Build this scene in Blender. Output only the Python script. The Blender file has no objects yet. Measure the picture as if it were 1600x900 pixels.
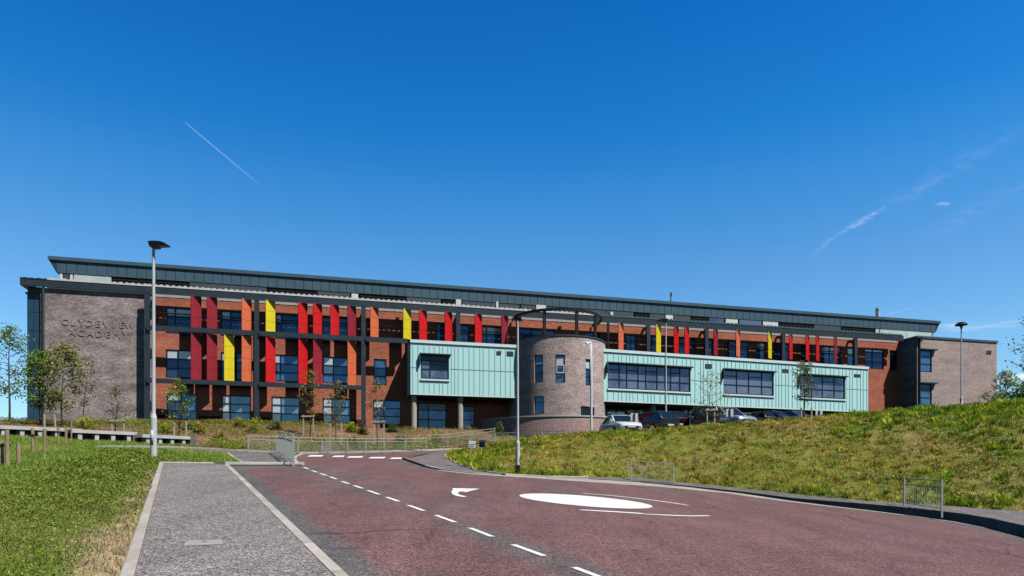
import bpy, math, random
import numpy as np
from mathutils import Vector, Matrix
from mathutils.geometry import delaunay_2d_cdt
random.seed(7); RNG = np.random.default_rng(11)
F = 1100.0; CX = 800.0; HY = 763.0          # measured: focal length, centre and horizon row of the 1600 px photograph
sc = bpy.context.scene
COL = sc.collection
R = math.radians

# ------------------------------------------------------------------ materials
def mat(name, base=(.5,.5,.5), rough=.8, metal=0.0, spec=.3):
    m = bpy.data.materials.new(name); m.use_nodes = True
    b = m.node_tree.nodes['Principled BSDF']
    b.inputs['Base Color'].default_value = (*base, 1)
    b.inputs['Roughness'].default_value = rough
    b.inputs['Metallic'].default_value = metal
    b.inputs['Specular IOR Level'].default_value = spec
    return m
def nd(m, t, **kw):
    n = m.node_tree.nodes.new(t)
    for k, v in kw.items(): setattr(n, k, v)
    return n
def lk(m, a, b): m.node_tree.links.new(a, b)
def bsdf(m): return m.node_tree.nodes['Principled BSDF']
def mixc(m, fac, a, b, mode='MIX'):
    n = nd(m, 'ShaderNodeMix', data_type='RGBA', blend_type=mode)
    for sock, v in ((n.inputs[0], fac), (n.inputs[6], a), (n.inputs[7], b)):
        if isinstance(v, bpy.types.NodeSocket): lk(m, v, sock)
        elif isinstance(v, (int, float)): sock.default_value = v
        else: sock.default_value = (*v, 1)
    return n.outputs[2]
def noise(m, scale, vec=None, detail=4, rough=.6):
    n = nd(m, 'ShaderNodeTexNoise'); n.inputs['Scale'].default_value = scale
    n.inputs['Detail'].default_value = detail; n.inputs['Roughness'].default_value = rough
    if vec is not None: lk(m, vec, n.inputs['Vector'])
    return n.outputs['Fac']
def ramp(m, fac, stops):
    n = nd(m, 'ShaderNodeValToRGB'); e = n.color_ramp.elements
    while len(e) < len(stops): e.new(.5)
    for i, (p, c) in enumerate(stops):
        e[i].position = p; e[i].color = (*c, 1) if len(c) == 3 else c
    lk(m, fac, n.inputs['Fac']); return n.outputs['Color']
def objco(m): return nd(m, 'ShaderNodeTexCoord').outputs['Object']
def bump(m, h, strength=.3, dist=.02):
    n = nd(m, 'ShaderNodeBump'); n.inputs['Strength'].default_value = strength; n.inputs['Distance'].default_value = dist
    lk(m, h, n.inputs['Height']); lk(m, n.outputs['Normal'], bsdf(m).inputs['Normal'])
def varied(name, base, amt=.25, scale=3.0, rough=.6, metal=0, spec=.3, scale2=40, fine=None):
    m = mat(name, base, rough, metal, spec); v = objco(m)
    d = tuple(c*(1-amt) for c in base); l = tuple(min(1, c*(1+amt*.6)) for c in base)
    c1 = ramp(m, noise(m, scale, v), [(.3, d), (.7, l)])
    fine = min(.14, amt*.45) if fine is None else fine
    c2 = ramp(m, noise(m, scale2, v, 2), [(.35, (1-fine,)*3), (.65, (1+fine*.45,)*3)])
    lk(m, mixc(m, 1.0, c1, c2, 'MULTIPLY'), bsdf(m).inputs['Base Color'])
    return m
def brick(name, c1, c2, mortar, radius=None, blotch=.35):
    m = mat(name, c1, .9, 0, .15); v = objco(m)
    s = nd(m, 'ShaderNodeSeparateXYZ'); lk(m, v, s.inputs[0])
    cb = nd(m, 'ShaderNodeCombineXYZ')
    if radius:
        a = nd(m, 'ShaderNodeMath', operation='ARCTAN2'); lk(m, s.outputs['X'], a.inputs[0])
        ng = nd(m, 'ShaderNodeMath', operation='MULTIPLY'); lk(m, s.outputs['Y'], ng.inputs[0]); ng.inputs[1].default_value = -1
        lk(m, ng.outputs[0], a.inputs[1])
        mu = nd(m, 'ShaderNodeMath', operation='MULTIPLY'); lk(m, a.outputs[0], mu.inputs[0]); mu.inputs[1].default_value = radius
        lk(m, mu.outputs[0], cb.inputs['X'])
    else:
        ad = nd(m, 'ShaderNodeMath', operation='ADD'); lk(m, s.outputs['X'], ad.inputs[0]); lk(m, s.outputs['Y'], ad.inputs[1])
        lk(m, ad.outputs[0], cb.inputs['X'])
    lk(m, s.outputs['Z'], cb.inputs['Y'])
    t = nd(m, 'ShaderNodeTexBrick'); lk(m, cb.outputs[0], t.inputs['Vector'])
    t.inputs['Color1'].default_value = (*c1, 1); t.inputs['Color2'].default_value = (*c2, 1); t.inputs['Mortar'].default_value = (*mortar, 1)
    t.inputs['Scale'].default_value = 1; t.inputs['Brick Width'].default_value = .225; t.inputs['Row Height'].default_value = .075
    t.inputs['Mortar Size'].default_value = .006; t.inputs['Bias'].default_value = -.1
    mp = nd(m, 'ShaderNodeMapping'); mp.inputs['Scale'].default_value = (.35, .35, 1.0); lk(m, v, mp.inputs['Vector'])
    f = noise(m, 1.3, mp.outputs[0], 5)
    g = ramp(m, f, [(.3, (1-blotch,)*3), (.72, (1+blotch*.8,)*3)])
    # patch of single odd bricks
    wn = noise(m, 7, cb.outputs[0], 2)
    g2 = ramp(m, wn, [(.35, (.78,)*3), (.62, (1.14,)*3)])
    o = mixc(m, 1.0, t.outputs['Color'], g, 'MULTIPLY'); o = mixc(m, 1.0, o, g2, 'MULTIPLY')
    lk(m, o, bsdf(m).inputs['Base Color'])
    return m
def attr_mat(name, rough=.95, spec=.1, speck=None, trans=0.0, chips=None):
    """colour from the mesh's own per-vertex colour, broken up by procedural noise"""
    m = mat(name, (.5,.5,.5), rough, 0, spec)
    a = nd(m, 'ShaderNodeAttribute', attribute_name='Col')
    o = a.outputs['Color']
    if speck:
        v = objco(m)
        for scale, lo, hi, p0, p1 in speck:
            o = mixc(m, 1.0, o, ramp(m, noise(m, scale, v, 3, .65), [(p0, (lo,)*3), (p1, (hi,)*3)]), 'MULTIPLY')
    for cs, lo, hi, p in (chips or ()):      # stone chips: one random shade for each small cell
        vo = nd(m, 'ShaderNodeTexVoronoi'); vo.inputs['Scale'].default_value = cs; lk(m, objco(m), vo.inputs['Vector'])
        sx = nd(m, 'ShaderNodeSeparateColor'); lk(m, vo.outputs['Color'], sx.inputs[0])
        o = mixc(m, 1.0, o, ramp(m, sx.outputs[0], [(0, (lo,)*3), (p, (1.0,)*3), (min(1, p+.14), (hi,)*3)]), 'MULTIPLY')
    lk(m, o, bsdf(m).inputs['Base Color'])
    if trans:
        b = bsdf(m); t = nd(m, 'ShaderNodeBsdfTranslucent'); lk(m, o, t.inputs['Color'])
        mx = nd(m, 'ShaderNodeMixShader'); mx.inputs[0].default_value = trans
        lk(m, b.outputs[0], mx.inputs[1]); lk(m, t.outputs[0], mx.inputs[2])
        lk(m, mx.outputs[0], m.node_tree.nodes['Material Output'].inputs['Surface'])
    return m
def glass_mat(name, lo, hi, rough=.06):
    m = mat(name, lo, rough, .34, 1.0)
    oi = nd(m, 'ShaderNodeObjectInfo'); v = objco(m)
    f0 = noise(m, .8, v, 2); vo = nd(m, 'ShaderNodeTexVoronoi'); vo.inputs['Scale'].default_value = .75; lk(m, v, vo.inputs['Vector']); sx = nd(m, 'ShaderNodeSeparateColor'); lk(m, vo.outputs['Color'], sx.inputs[0])
    fm = nd(m, 'ShaderNodeMath', operation='MULTIPLY_ADD'); lk(m, sx.outputs[0], fm.inputs[0]); fm.inputs[1].default_value = .34; sb0 = nd(m, 'ShaderNodeMath', operation='SUBTRACT'); lk(m, f0, sb0.inputs[0]); sb0.inputs[1].default_value = .17; lk(m, sb0.outputs[0], fm.inputs[2]); f = fm.outputs[0]
    ad = nd(m, 'ShaderNodeMath', operation='ADD'); lk(m, f, ad.inputs[0])
    sb = nd(m, 'ShaderNodeMath', operation='MULTIPLY_ADD'); lk(m, oi.outputs['Random'], sb.inputs[0]); sb.inputs[1].default_value = .7; sb.inputs[2].default_value = -.35
    lk(m, sb.outputs[0], ad.inputs[1])
    lk(m, ramp(m, ad.outputs[0], [(.36, lo), (.50, tuple((a+b)/2 for a, b in zip(lo, hi))), (.66, hi)]), bsdf(m).inputs['Base Color'])
    return m

M = {}
M['red_brick'] = brick('red_brick', (.585,.178,.108), (.410,.116,.069), (.50,.26,.18), None, .2)
M['grey_brick'] = brick('grey_brick', (.455,.370,.360), (.205,.166,.175), (.46,.42,.40), None, .44)
M['block_brick'] = brick('block_brick', (.56,.425,.405), (.36,.272,.262), (.57,.50,.48), None, .2)
M['tower_brick'] = brick('tower_brick', (.620,.470,.445), (.320,.240,.235), (.66,.58,.55), 4.45, .30)
M['low_wall_brick'] = brick('low_wall_brick', (.60,.385,.36), (.38,.24,.23), (.60,.50,.47), 7.4, .18)
M['dark_brick'] = brick('dark_brick', (.10,.032,.022), (.07,.022,.016), (.08,.05,.04), None, .2)  # dark brick wall under the long box; also the painted beam shade
M['slate'] = varied('slate_cladding', (.082,.158,.220), .12, .5, .5, 0, .4, 9)
M['slate_dark'] = varied('slate_trim', (.045,.072,.092), .2, .8, .45, 0, .4)
M['frame'] = varied('frame_steel', (.036,.054,.074), .2, 1.2, .45, 0, .4)
M['black'] = varied('black_steel', (.010,.012,.016), .2, 1.5, .45, 0, .4)
M['gutter'] = varied('white_gutter', (.74,.75,.76), .12, 3, .5, 0, .4, 18)
M['rail_pale'] = varied('pale_rail', (.50,.50,.50), .1, 3, .6)
M['teal'] = varied('teal_cladding', (.585,.975,.985), .02, .35, .5, 0, .35, 5)
M['teal_seam'] = varied('teal_seam', (.46,.80,.81), .1, 1, .5)
M['teal_trim'] = varied('teal_trim', (.78,.95,.95), .05, 1, .5)
def streaks(m, amt, sc=2.2):
    """rain streaks and slight panel-to-panel fading"""
    b = bsdf(m); src = b.inputs['Base Color'].links[0].from_socket; v = objco(m)
    mp = nd(m, 'ShaderNodeMapping'); mp.inputs['Scale'].default_value = (1, 1, .10); lk(m, v, mp.inputs['Vector'])
    o = mixc(m, 1.0, src, ramp(m, noise(m, sc, mp.outputs[0], 5, .7), [(.32, (1-amt,)*3), (.58, (1.0,)*3)]), 'MULTIPLY')
    oi = nd(m, 'ShaderNodeObjectInfo'); o = mixc(m, 1.0, o, ramp(m, oi.outputs['Random'], [(0, (1-amt*.7,)*3), (1, (1.0,)*3)]), 'MULTIPLY')
    lk(m, o, b.inputs['Base Color'])
streaks(M['teal'], .03); streaks(M['slate'], .16, 1.4)
M['soffit'] = varied('soffit', (.055,.058,.060), .2, .6, .7)
M['louvre'] = varied('louvre', (.030,.026,.026), .3, 1, .6)
M['slat'] = varied('louvre_slat', (.055,.046,.042), .3, 1, .6)
M['panel'] = varied('grey_panel', (.090,.108,.130), .15, .5, .5)
M['white_panel'] = varied('white_panel', (.84,.87,.87), .1, .6, .45)
M['pale_glass'] = varied('pale_glazing', (.68,.80,.80), .16, .7, .25)
M['glass'] = glass_mat('window_glass', (.026,.095,.220), (.090,.235,.430))
M['glass_pale'] = glass_mat('window_glass_pale', (.20,.36,.48), (.38,.53,.62))
M['glass_box'] = glass_mat('window_glass_box', (.125,.165,.265), (.24,.29,.41))
M['glass_dark'] = glass_mat('window_glass_dark', (.006,.012,.022), (.015,.03,.05))
M['blind'] = varied('window_blind', (.86,.90,.92), .06, 1.5, .25, .35, .8)
M['win_frame'] = varied('window_frame', (.012,.022,.048), .2, 2, .4, 0, .4)
M['win_white'] = varied('white_window_frame', (.75,.76,.76), .05, 2, .4)
M['blue_clad'] = varied('blue_cladding', (.030,.085,.150), .14, .5, .25, 0, .5)
M['lettering'] = varied('metal_lettering', (.43,.365,.355), .15, 3, .5, .2)
for n, c in (('fin_dark_red', (.36,.020,.036)), ('fin_red', (.78,.012,.012)), ('fin_orange', (.86,.19,.075)), ('fin_yellow', (.93,.74,.020))):
    M[n] = varied(n, c, .05, .9, .42, 0, .4, 6)
M['concrete'] = varied('concrete', (.60,.565,.52), .14, 1.2, .85, 0, .2, 22)
M['column'] = varied('concrete_column', (.52,.45,.38), .12, 1.5, .8)
M['kerb'] = varied('kerb_concrete', (.43,.39,.345), .25, 1.0, .9, 0, .15, 16)
M['kerb_dark'] = varied('kerb_shade_grey', (.20,.175,.155), .3, 1.4, .9, 0, .15, 16)  # grey concrete; on the right kerbs the road face's shade put into the colour
M['galv'] = varied('galvanised_steel', (.50,.52,.50), .12, 4, .5, .05, .35)
M['lamp_steel'] = varied('lamp_steel', (.64,.66,.67), .10, 2, .5, 0, .35)
M['white_paint'] = varied('road_paint', (.84,.83,.80), .10, 1.7, .8, 0, .2, 26)
def worn(m):
    b = bsdf(m); src = b.inputs['Base Color'].links[0].from_socket; v = objco(m)
    f = noise(m, 30, v, 5, .75); f2 = noise(m, 1.1, v, 3)
    ad = nd(m, 'ShaderNodeMath', operation='MULTIPLY_ADD'); lk(m, f2, ad.inputs[0]); ad.inputs[1].default_value = .35; lk(m, f, ad.inputs[2])
    lk(m, mixc(m, ramp(m, ad.outputs[0], [(.72, (0,0,0)), (.86, (.8,.8,.8))]), src, (.20, .15, .145)), b.inputs['Base Color'])
worn(M['white_paint'])
def cracks(m, strength):
    """hairline cracks, rolled seams and dark drips in the asphalt"""
    b = bsdf(m); src = b.inputs['Base Color'].links[0].from_socket; v = objco(m)
    w_ = nd(m, 'ShaderNodeTexNoise'); w_.inputs['Scale'].default_value = 1.1; w_.inputs['Detail'].default_value = 5; lk(m, v, w_.inputs['Vector'])
    wv = nd(m, 'ShaderNodeVectorMath', operation='MULTIPLY_ADD'); lk(m, w_.outputs['Color'], wv.inputs[0]); wv.inputs[1].default_value = (1.1, 1.1, 0); lk(m, v, wv.inputs[2])
    vo = nd(m, 'ShaderNodeTexVoronoi', feature='DISTANCE_TO_EDGE'); vo.inputs['Scale'].default_value = .22; lk(m, wv.outputs[0], vo.inputs['Vector'])
    line = ramp(m, vo.outputs['Distance'], [(.0, (1,1,1)), (.006, (0,0,0))])
    mask = ramp(m, noise(m, .35, v, 2), [(.46, (0,0,0)), (.58, (strength,)*3)])
    o = mixc(m, mixc(m, 1.0, line, mask, 'MULTIPLY'), src, (.035, .03, .03))
    mp = nd(m, 'ShaderNodeMapping'); mp.inputs['Rotation'].default_value = (0, 0, -.44); mp.inputs['Scale'].default_value = (1.5, .16, 1); lk(m, v, mp.inputs['Vector'])
    o = mixc(m, 1.0, o, ramp(m, noise(m, .8, mp.outputs[0], 4), [(.36, (.84,)*3), (.55, (1.02,)*3), (.72, (1.10,)*3)]), 'MULTIPLY')
    dr = ramp(m, noise(m, 2.6, v, 1), [(.74, (0,0,0)), (.80, (.5,.5,.5))])
    lk(m, mixc(m, dr, o, (.045, .04, .04)), b.inputs['Base Color'])
M['timber'] = varied('stake_timber', (.42,.31,.19), .3, 6, .9)
M['timber_pale'] = varied('bleached_timber', (.56,.48,.38), .2, 6, .9)
M['bark'] = varied('bark', (.13,.095,.065), .35, 9, .95)
M['flue'] = mat('stainless', (.66,.70,.74), .35, .15, .5)
M['cover'] = varied('cover_plate', (.44,.43,.42), .1, 4, .6, .3)
M['tyre'] = mat('tyre', (.012,.012,.012), .85)
M['rim'] = mat('rim', (.45,.46,.48), .3, .8)
M['head'] = mat('headlamp', (.62,.66,.70), .12, .1, .6)
M['tail'] = mat('tail_lamp', (.09,.006,.008), .2)
M['car_glass'] = mat('car_glass', (.012,.022,.034), .05, 0, .7)
M['plate'] = mat('number_plate', (.75,.75,.70), .5)
M['sign_blue'] = varied('sign_blue', (.085,.12,.26), .15, 4, .5)
M['sign_white'] = varied('sign_white', (.72,.74,.76), .06, 3, .5)
M['diffuser'] = mat('lamp_diffuser', (.50,.47,.43), .3)
M['grass'] = attr_mat('grass_blades', .8, .15, None, .32)
M['leaf'] = attr_mat('leaves', .6, .25, None, .3)
M['ground'] = attr_mat('ground_soil', .95, .1, [(2.2, .85, 1.55, .32, .68), (14, .70, 1.28, .34, .66), (55, .72, 1.25, .36, .64)])
M['road'] = attr_mat('road_asphalt', .9, .2, [(.9, .88, 1.10, .3, .7), (9, .86, 1.14, .36, .66)], 0, [(50, .70, 1.9, .66), (100, .74, 1.8, .72)])
cracks(M['road'], .8)
M['pave'] = attr_mat('pavement_asphalt', .9, .2, [(.7, .92, 1.07, .3, .7), (9, .84, 1.16, .36, .66)], 0, [(55, .64, 2.1, .60), (100, .66, 2.0, .66)])

cracks(M['pave'], .35)
M['kerb_b'] = varied('kerb_concrete_pale', (.50,.455,.40), .22, 1.3, .9, 0, .15, 16)
M['kerb_dark_b'] = varied('kerb_shade_grey_pale', (.26,.23,.20), .28, 1.4, .9, 0, .15, 16)
M['concrete_b'] = varied('concrete_dull', (.52,.485,.44), .16, 1.2, .85, 0, .2, 22)
for n in ('dark_red', 'red', 'orange', 'yellow'): streaks(M['fin_'+n], .15, 5)
for n in ('dark_red', 'red', 'orange', 'yellow'):
    c = bsdf(M['fin_'+n]).inputs['Base Color'].default_value; M['finj_'+n] = mat('fin_joint_'+n, (c[0]*.55, c[1]*.55, c[2]*.55), .5)

# ------------------------------------------------------------------ objects
def tag(o, label=None, cat=None, group=None, kind=None):
    if label: o['label'] = label
    if cat: o['category'] = cat
    if group: o['group'] = group
    if kind: o['kind'] = kind
    return o
def empty(name, loc, rz=0, label=None, cat=None, group=None):
    o = bpy.data.objects.new(name, None); COL.objects.link(o)
    o.location = loc; o.rotation_euler = (0, 0, rz); o.empty_display_size = .3
    return tag(o, label, cat, group)
class MB:
    def __init__(s, tf=None): s.v = []; s.f = []; s.mi = []; s.tf = tf; s.cur = 0; s.sm = False
    def pt(s, p): s.v.append(tuple(s.tf(*p)) if s.tf else tuple(p)); return len(s.v)-1
    def face(s, pts):
        s.f.append([s.pt(p) for p in pts]); s.mi.append(s.cur)
    def box(s, x0, x1, y0, y1, z0, z1):
        i = [s.pt((x, y, z)) for z in (z0, z1) for y in (y0, y1) for x in (x0, x1)]
        for q in ((0,2,3,1), (4,5,7,6), (0,1,5,4), (1,3,7,5), (3,2,6,7), (2,0,4,6)):
            s.f.append([i[k] for k in q]); s.mi.append(s.cur)
    def tube(s, pts, radii, n=8, cap=True):
        rings = []; pts = [Vector(p) for p in pts]
        for k, p in enumerate(pts):
            d = (pts[min(k+1, len(pts)-1)] - pts[max(k-1, 0)]).normalized()
            a = d.orthogonal().normalized() if abs(d.z) < .999 else Vector((1, 0, 0)); b = d.cross(a)
            if k and abs(d.z) > .999: a = Vector((1, 0, 0)); b = d.cross(a)
            r = radii[k] if isinstance(radii, (list, tuple)) else radii
            rings.append([s.pt(p + (a*math.cos(2*math.pi*j/n) + b*math.sin(2*math.pi*j/n))*r) for j in range(n)])
        for q in range(len(rings)-1):
            for j in range(n):
                s.f.append([rings[q][j], rings[q][(j+1) % n], rings[q+1][(j+1) % n], rings[q+1][j]]); s.mi.append(s.cur)
        if cap:
            s.f.append(rings[0][::-1]); s.mi.append(s.cur); s.f.append(rings[-1]); s.mi.append(s.cur)
    def bar(s, a, b, w, h=None):
        """square bar between two points"""
        a = Vector(a); b = Vector(b); h = h or w; d = (b-a).normalized()
        x = Vector((0, 0, 1)).cross(d) if abs(d.z) < .99 else Vector((1, 0, 0)); x.normalize(); y = d.cross(x)
        i = [s.pt(p + x*sx*w/2 + y*sy*h/2) for p in (a, b) for sx, sy in ((-1,-1), (1,-1), (1,1), (-1,1))]
        for q in ((3,2,1,0), (4,5,6,7), (0,1,5,4), (1,2,6,5), (2,3,7,6), (3,0,4,7)):
            s.f.append([i[k] for k in q]); s.mi.append(s.cur)
    def build(s, name, m, parent=None, smooth=False):
        me = bpy.data.meshes.new(name); me.from_pydata(s.v, [], s.f)
        for x in (m if isinstance(m, (list, tuple)) else [m]): me.materials.append(x)
        if isinstance(m, (list, tuple)): me.polygons.foreach_set('material_index', s.mi[:len(me.polygons)])
        if smooth: me.polygons.foreach_set('use_smooth', [True]*len(me.polygons))
        me.update()
        o = bpy.data.objects.new(name, me); COL.objects.link(o)
        if parent: o.parent = parent
        return o
def mesh_np(name, verts, faces_flat, nper, cols, m, smooth=False):
    me = bpy.data.meshes.new(name); nf = len(faces_flat)//nper
    me.vertices.add(len(verts)); me.vertices.foreach_set('co', np.asarray(verts, np.float32).ravel())
    me.loops.add(len(faces_flat)); me.loops.foreach_set('vertex_index', np.asarray(faces_flat, np.int32))
    me.polygons.add(nf); me.polygons.foreach_set('loop_start', np.arange(0, nf*nper, nper, dtype=np.int32))
    me.polygons.foreach_set('loop_total', np.full(nf, nper, np.int32))
    if smooth: me.polygons.foreach_set('use_smooth', np.ones(nf, bool))
    me.update(calc_edges=True)
    if cols is not None:
        a = me.color_attributes.new('Col', 'FLOAT_COLOR', 'POINT')
        a.data.foreach_set('color', np.hstack([cols, np.ones((len(cols), 1))]).astype(np.float32).ravel())
    me.materials.append(m)
    o = bpy.data.objects.new(name, me); COL.objects.link(o)
    return o
def vnoise(x, y, s, seed=0):
    """smooth value noise 0..1"""
    x = np.asarray(x)/s + seed*17.3; y = np.asarray(y)/s + seed*5.7
    xi = np.floor(x).astype(int); yi = np.floor(y).astype(int); fx = x-xi; fy = y-yi
    h = lambda a, b: (np.sin(a*127.1 + b*311.7 + seed*74.7)*43758.5453) % 1.0
    fx = fx*fx*(3-2*fx); fy = fy*fy*(3-2*fy)
    return (h(xi, yi)*(1-fx) + h(xi+1, yi)*fx)*(1-fy) + (h(xi, yi+1)*(1-fx) + h(xi+1, yi+1)*fx)*fy
def fbm(x, y, s, seed=0):
    return .5*vnoise(x, y, s, seed) + .3*vnoise(x, y, s/2.1, seed+3) + .2*vnoise(x, y, s/4.7, seed+5)
def inpoly(x, y, poly):
    x = np.asarray(x); y = np.asarray(y); c = np.zeros(x.shape, bool); n = len(poly)
    for i in range(n):
        x0, y0 = poly[i]; x1, y1 = poly[(i+1) % n]
        if y0 == y1: continue
        c ^= ((y0 > y) != (y1 > y)) & (x < (x1-x0)*(y-y0)/(y1-y0) + x0)
    return c
def dline(x, y, line):
    d = np.full(np.shape(x), 1e9)
    for (x0, y0), (x1, y1) in zip(line[:-1], line[1:]):
        L = (x1-x0)**2 + (y1-y0)**2 + 1e-9
        t = np.clip(((x-x0)*(x1-x0) + (y-y0)*(y1-y0))/L, 0, 1)
        d = np.minimum(d, np.hypot(x-x0-t*(x1-x0), y-y0-t*(y1-y0)))
    return d

# ------------------------------------------------------------------ terrain heights (camera height is z = 0)
class TPS:
    def __init__(s, pts):
        p = np.array(pts, float); s.xy = p[:, :2]; n = len(p)
        K = s.k(np.linalg.norm(s.xy[:, None]-s.xy[None], axis=2)) + np.eye(n)*.02
        P = np.hstack([np.ones((n, 1)), s.xy]); A = np.zeros((n+3, n+3))
        A[:n, :n] = K; A[:n, n:] = P; A[n:, :n] = P.T
        s.w = np.linalg.solve(A, np.concatenate([p[:, 2], [0, 0, 0]]))
    @staticmethod
    def k(r): return np.where(r > 1e-6, r*r*np.log(r+1e-9), 0)/50
    def __call__(s, x, y):
        x = np.atleast_1d(np.asarray(x, float)); y = np.atleast_1d(np.asarray(y, float)); out = np.empty(x.size)
        xf, yf = x.ravel(), y.ravel()
        for i in range(0, x.size, 20000):
            q = np.stack([xf[i:i+20000], yf[i:i+20000]], 1)
            r = np.linalg.norm(q[:, None]-s.xy[None], axis=2)
            out[i:i+20000] = s.k(r) @ s.w[:-3] + s.w[-3] + q @ s.w[-2:]
        return out.reshape(x.shape)
def P(x, y): return -1.65 + .0682*y - .0743*x
def cp(px, py, Y): return ((px-CX)/F*Y, Y, (HY-py)/F*Y)
far_kerb = [(387,706,40.5), (500,707.5,45), (600,705.8,49), (666,704.2,52.5), (705,703,54)]
rp = [(x, y, P(x, y)) for y in (-12, -2, 7, 15, 22, 29) for x in (-20, -12, -5, 2, 9, 16)]
rp += [(x, 35, P(x, 35)) for x in (-14, -8, -2, 4, 8)]
rp += [cp(*q) for q in far_kerb] + [cp(628,717.3,42), cp(640,714,46), cp(463,716,39), cp(760,701,56)]
road_h = TPS(rp)
def hit(px, py, fn=None, off=0.0, t0=4.0, t1=90.0):
    fn = fn or road_h; t = np.arange(t0, t1, .05)
    g = (HY-py)/F*t - fn((px-CX)/F*t, t) - off
    i = np.argmax(g < 0)
    if i == 0: return ((px-CX)/F*t[-1], t[-1])
    a = g[i-1]/(g[i-1]-g[i]); y = t[i-1] + a*.05
    return ((px-CX)/F*y, y)
def hits(lst, off=0.0): return [hit(a, b, None, off) for a, b in lst]

KERB_PX = [(628,717.5), (640,722.5), (665,731), (690,735.5), (740,740.7), (808,744.2), (860,747), (920,749.5), (1000,754.5), (1080,762.5),
           (1160,772), (1240,784), (1300,791.5), (1360,798.5), (1430,807.5), (1500,817), (1550,827), (1600,840), (1660,858)]
KERB_H = [.10, .12, .10, .06, .03, .03, .03, .04, .07, .08, .10, .14, .20, .25, .29, .31, .32, .32, .32]
kerb_r = hits(KERB_PX); kerb_r += [(kerb_r[-1][0]+.6, 10), (kerb_r[-1][0]+.2, 2), (kerb_r[-1][0]-1, -10)]; KERB_H += [.3, .3, .3]
KH = list(zip(kerb_r, KERB_H))
# back edge of the right-hand footway
FOOT_PX = [(705,703.6), (697,709), (694,712.5), (697,717), (707,722), (722,729), (745,737), (790,742), (860,745.3), (920,746.5), (1000,749.5),
           (1080,757), (1160,765.5), (1240,773.5), (1300,779), (1360,784), (1430,788.5), (1500,793), (1560,797.5), (1610,801)]
foot_b = [hit(a, b, None, o) for (a, b), o in zip(FOOT_PX, [.08]*6 + [.05]*4 + [.07,.08,.1,.14,.2,.25,.29,.31,.32,.32])]
foot_b += [(foot_b[-1][0]+3.4, 15), (foot_b[-1][0]+3, 4), (foot_b[-1][0]+2, -10)]

tp = [(x, y, P(x, y)+.02) for y in (-12, -2, 7, 15, 22, 29) for x in (-20, -14, -8)]
tp += [(x, y, P(x, y)) for y in (-12, 0, 12) for x in (0, 8, 14)]
tp += [(x, y, P(x, y)) for x, y in ((-25.8,35.5), (-22.5,36.5), (-17.95,39.5), (-20,31), (-26,26), (-32,30), (-14,34), (-10,33))]
tp += [cp(*q) for q in far_kerb] + [cp(463,716,39)]
for (x, y), h in KH[:-2]: tp.append((x, y, float(road_h(x, y)[0]) + h))
for k, (x, y) in enumerate(foot_b[:-2]): tp.append((x, y, float(road_h(x, y)[0]) + ([.08]*10 + [.09,.1,.12,.16,.22,.27,.31,.33,.34,.34,.32,.32])[min(k, 21)]))
D0 = 58.0
n_ = Vector((.2511, -.96796, 0)); u_ = Vector((.96796, .2511, 0)); P0 = Vector(((370-CX)/F*D0, D0, 0))
def facade(px, W):
    d = Vector(((px-CX)/F, 1, 0)); t = (W + P0.dot(n_))/d.dot(n_); return d*t
for px, py, W in ((-40,657,1), (65,660,.3), (150,661.5,.3), (230,662,.3), (370,662,.3), (500,664.5,.3), (600,669.5,.4), (660,671.5,2.2), (720,672.5,2.2), (780,675,2.2), (640,671,-1), (780,673,-1)):
    q = facade(px, W); tp.append((q.x, q.y, (HY-py)/F*q.y))
for px, z, W in ((870,4.35,5), (960,4.2,4), (1140,4.5,3), (1250,4.6,3), (1400,4.8,2), (1560,4.8,2), (1700,4.8,2)):
    q = facade(px, W); tp.append((q.x, q.y, z))
for px in (0, 300, 700, 1000, 1300, 1600):
    q = facade(px, -18); tp.append((q.x, q.y, 4.4)); q = facade(px, -45); tp.append((q.x, q.y, 1.0))
tp += [(-60, 50, 4.0), (-75, 80, 0.0), (80, 40, 5.0), (85, 75, 2.5), (60, 20, 2.0), (-50, 15, 1.0)]
ridge = [(945,675,42), (1000,677,42.5), (1060,670,42.5), (1150,664,42.5), (1250,658.5,42), (1320,653,42), (1430,642,42), (1500,638.5,41), (1560,634,40), (1600,629,38), (1720,622,35)]
tp += [cp(*q) for q in ridge]
tp += [cp(900,681,44), cp(860,685,46), cp(800,692,48), cp(760,696,49.5), cp(730,701.5,51)]
tp += [cp(970,686,47.5), cp(1050,680,50), cp(1140,676,52), cp(1240,670,54), cp(1350,664,55), cp(1480,657,55)]
tp += [cp(1000,711,38.5), cp(1200,713,35.8), cp(1400,714,34), cp(1560,716,31)]
land_h = TPS(tp)
def land(x, y):
    # outside the surveyed patch the ground runs on level from its rim and falls gently away
    x = np.asarray(x, float); y = np.asarray(y, float)
    xc = np.clip(x, -62, 80); yc = np.clip(y, -12, 95); d = np.hypot(x-xc, y-yc)
    return land_h(xc, yc) - np.minimum(d*.08, 12)
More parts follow.
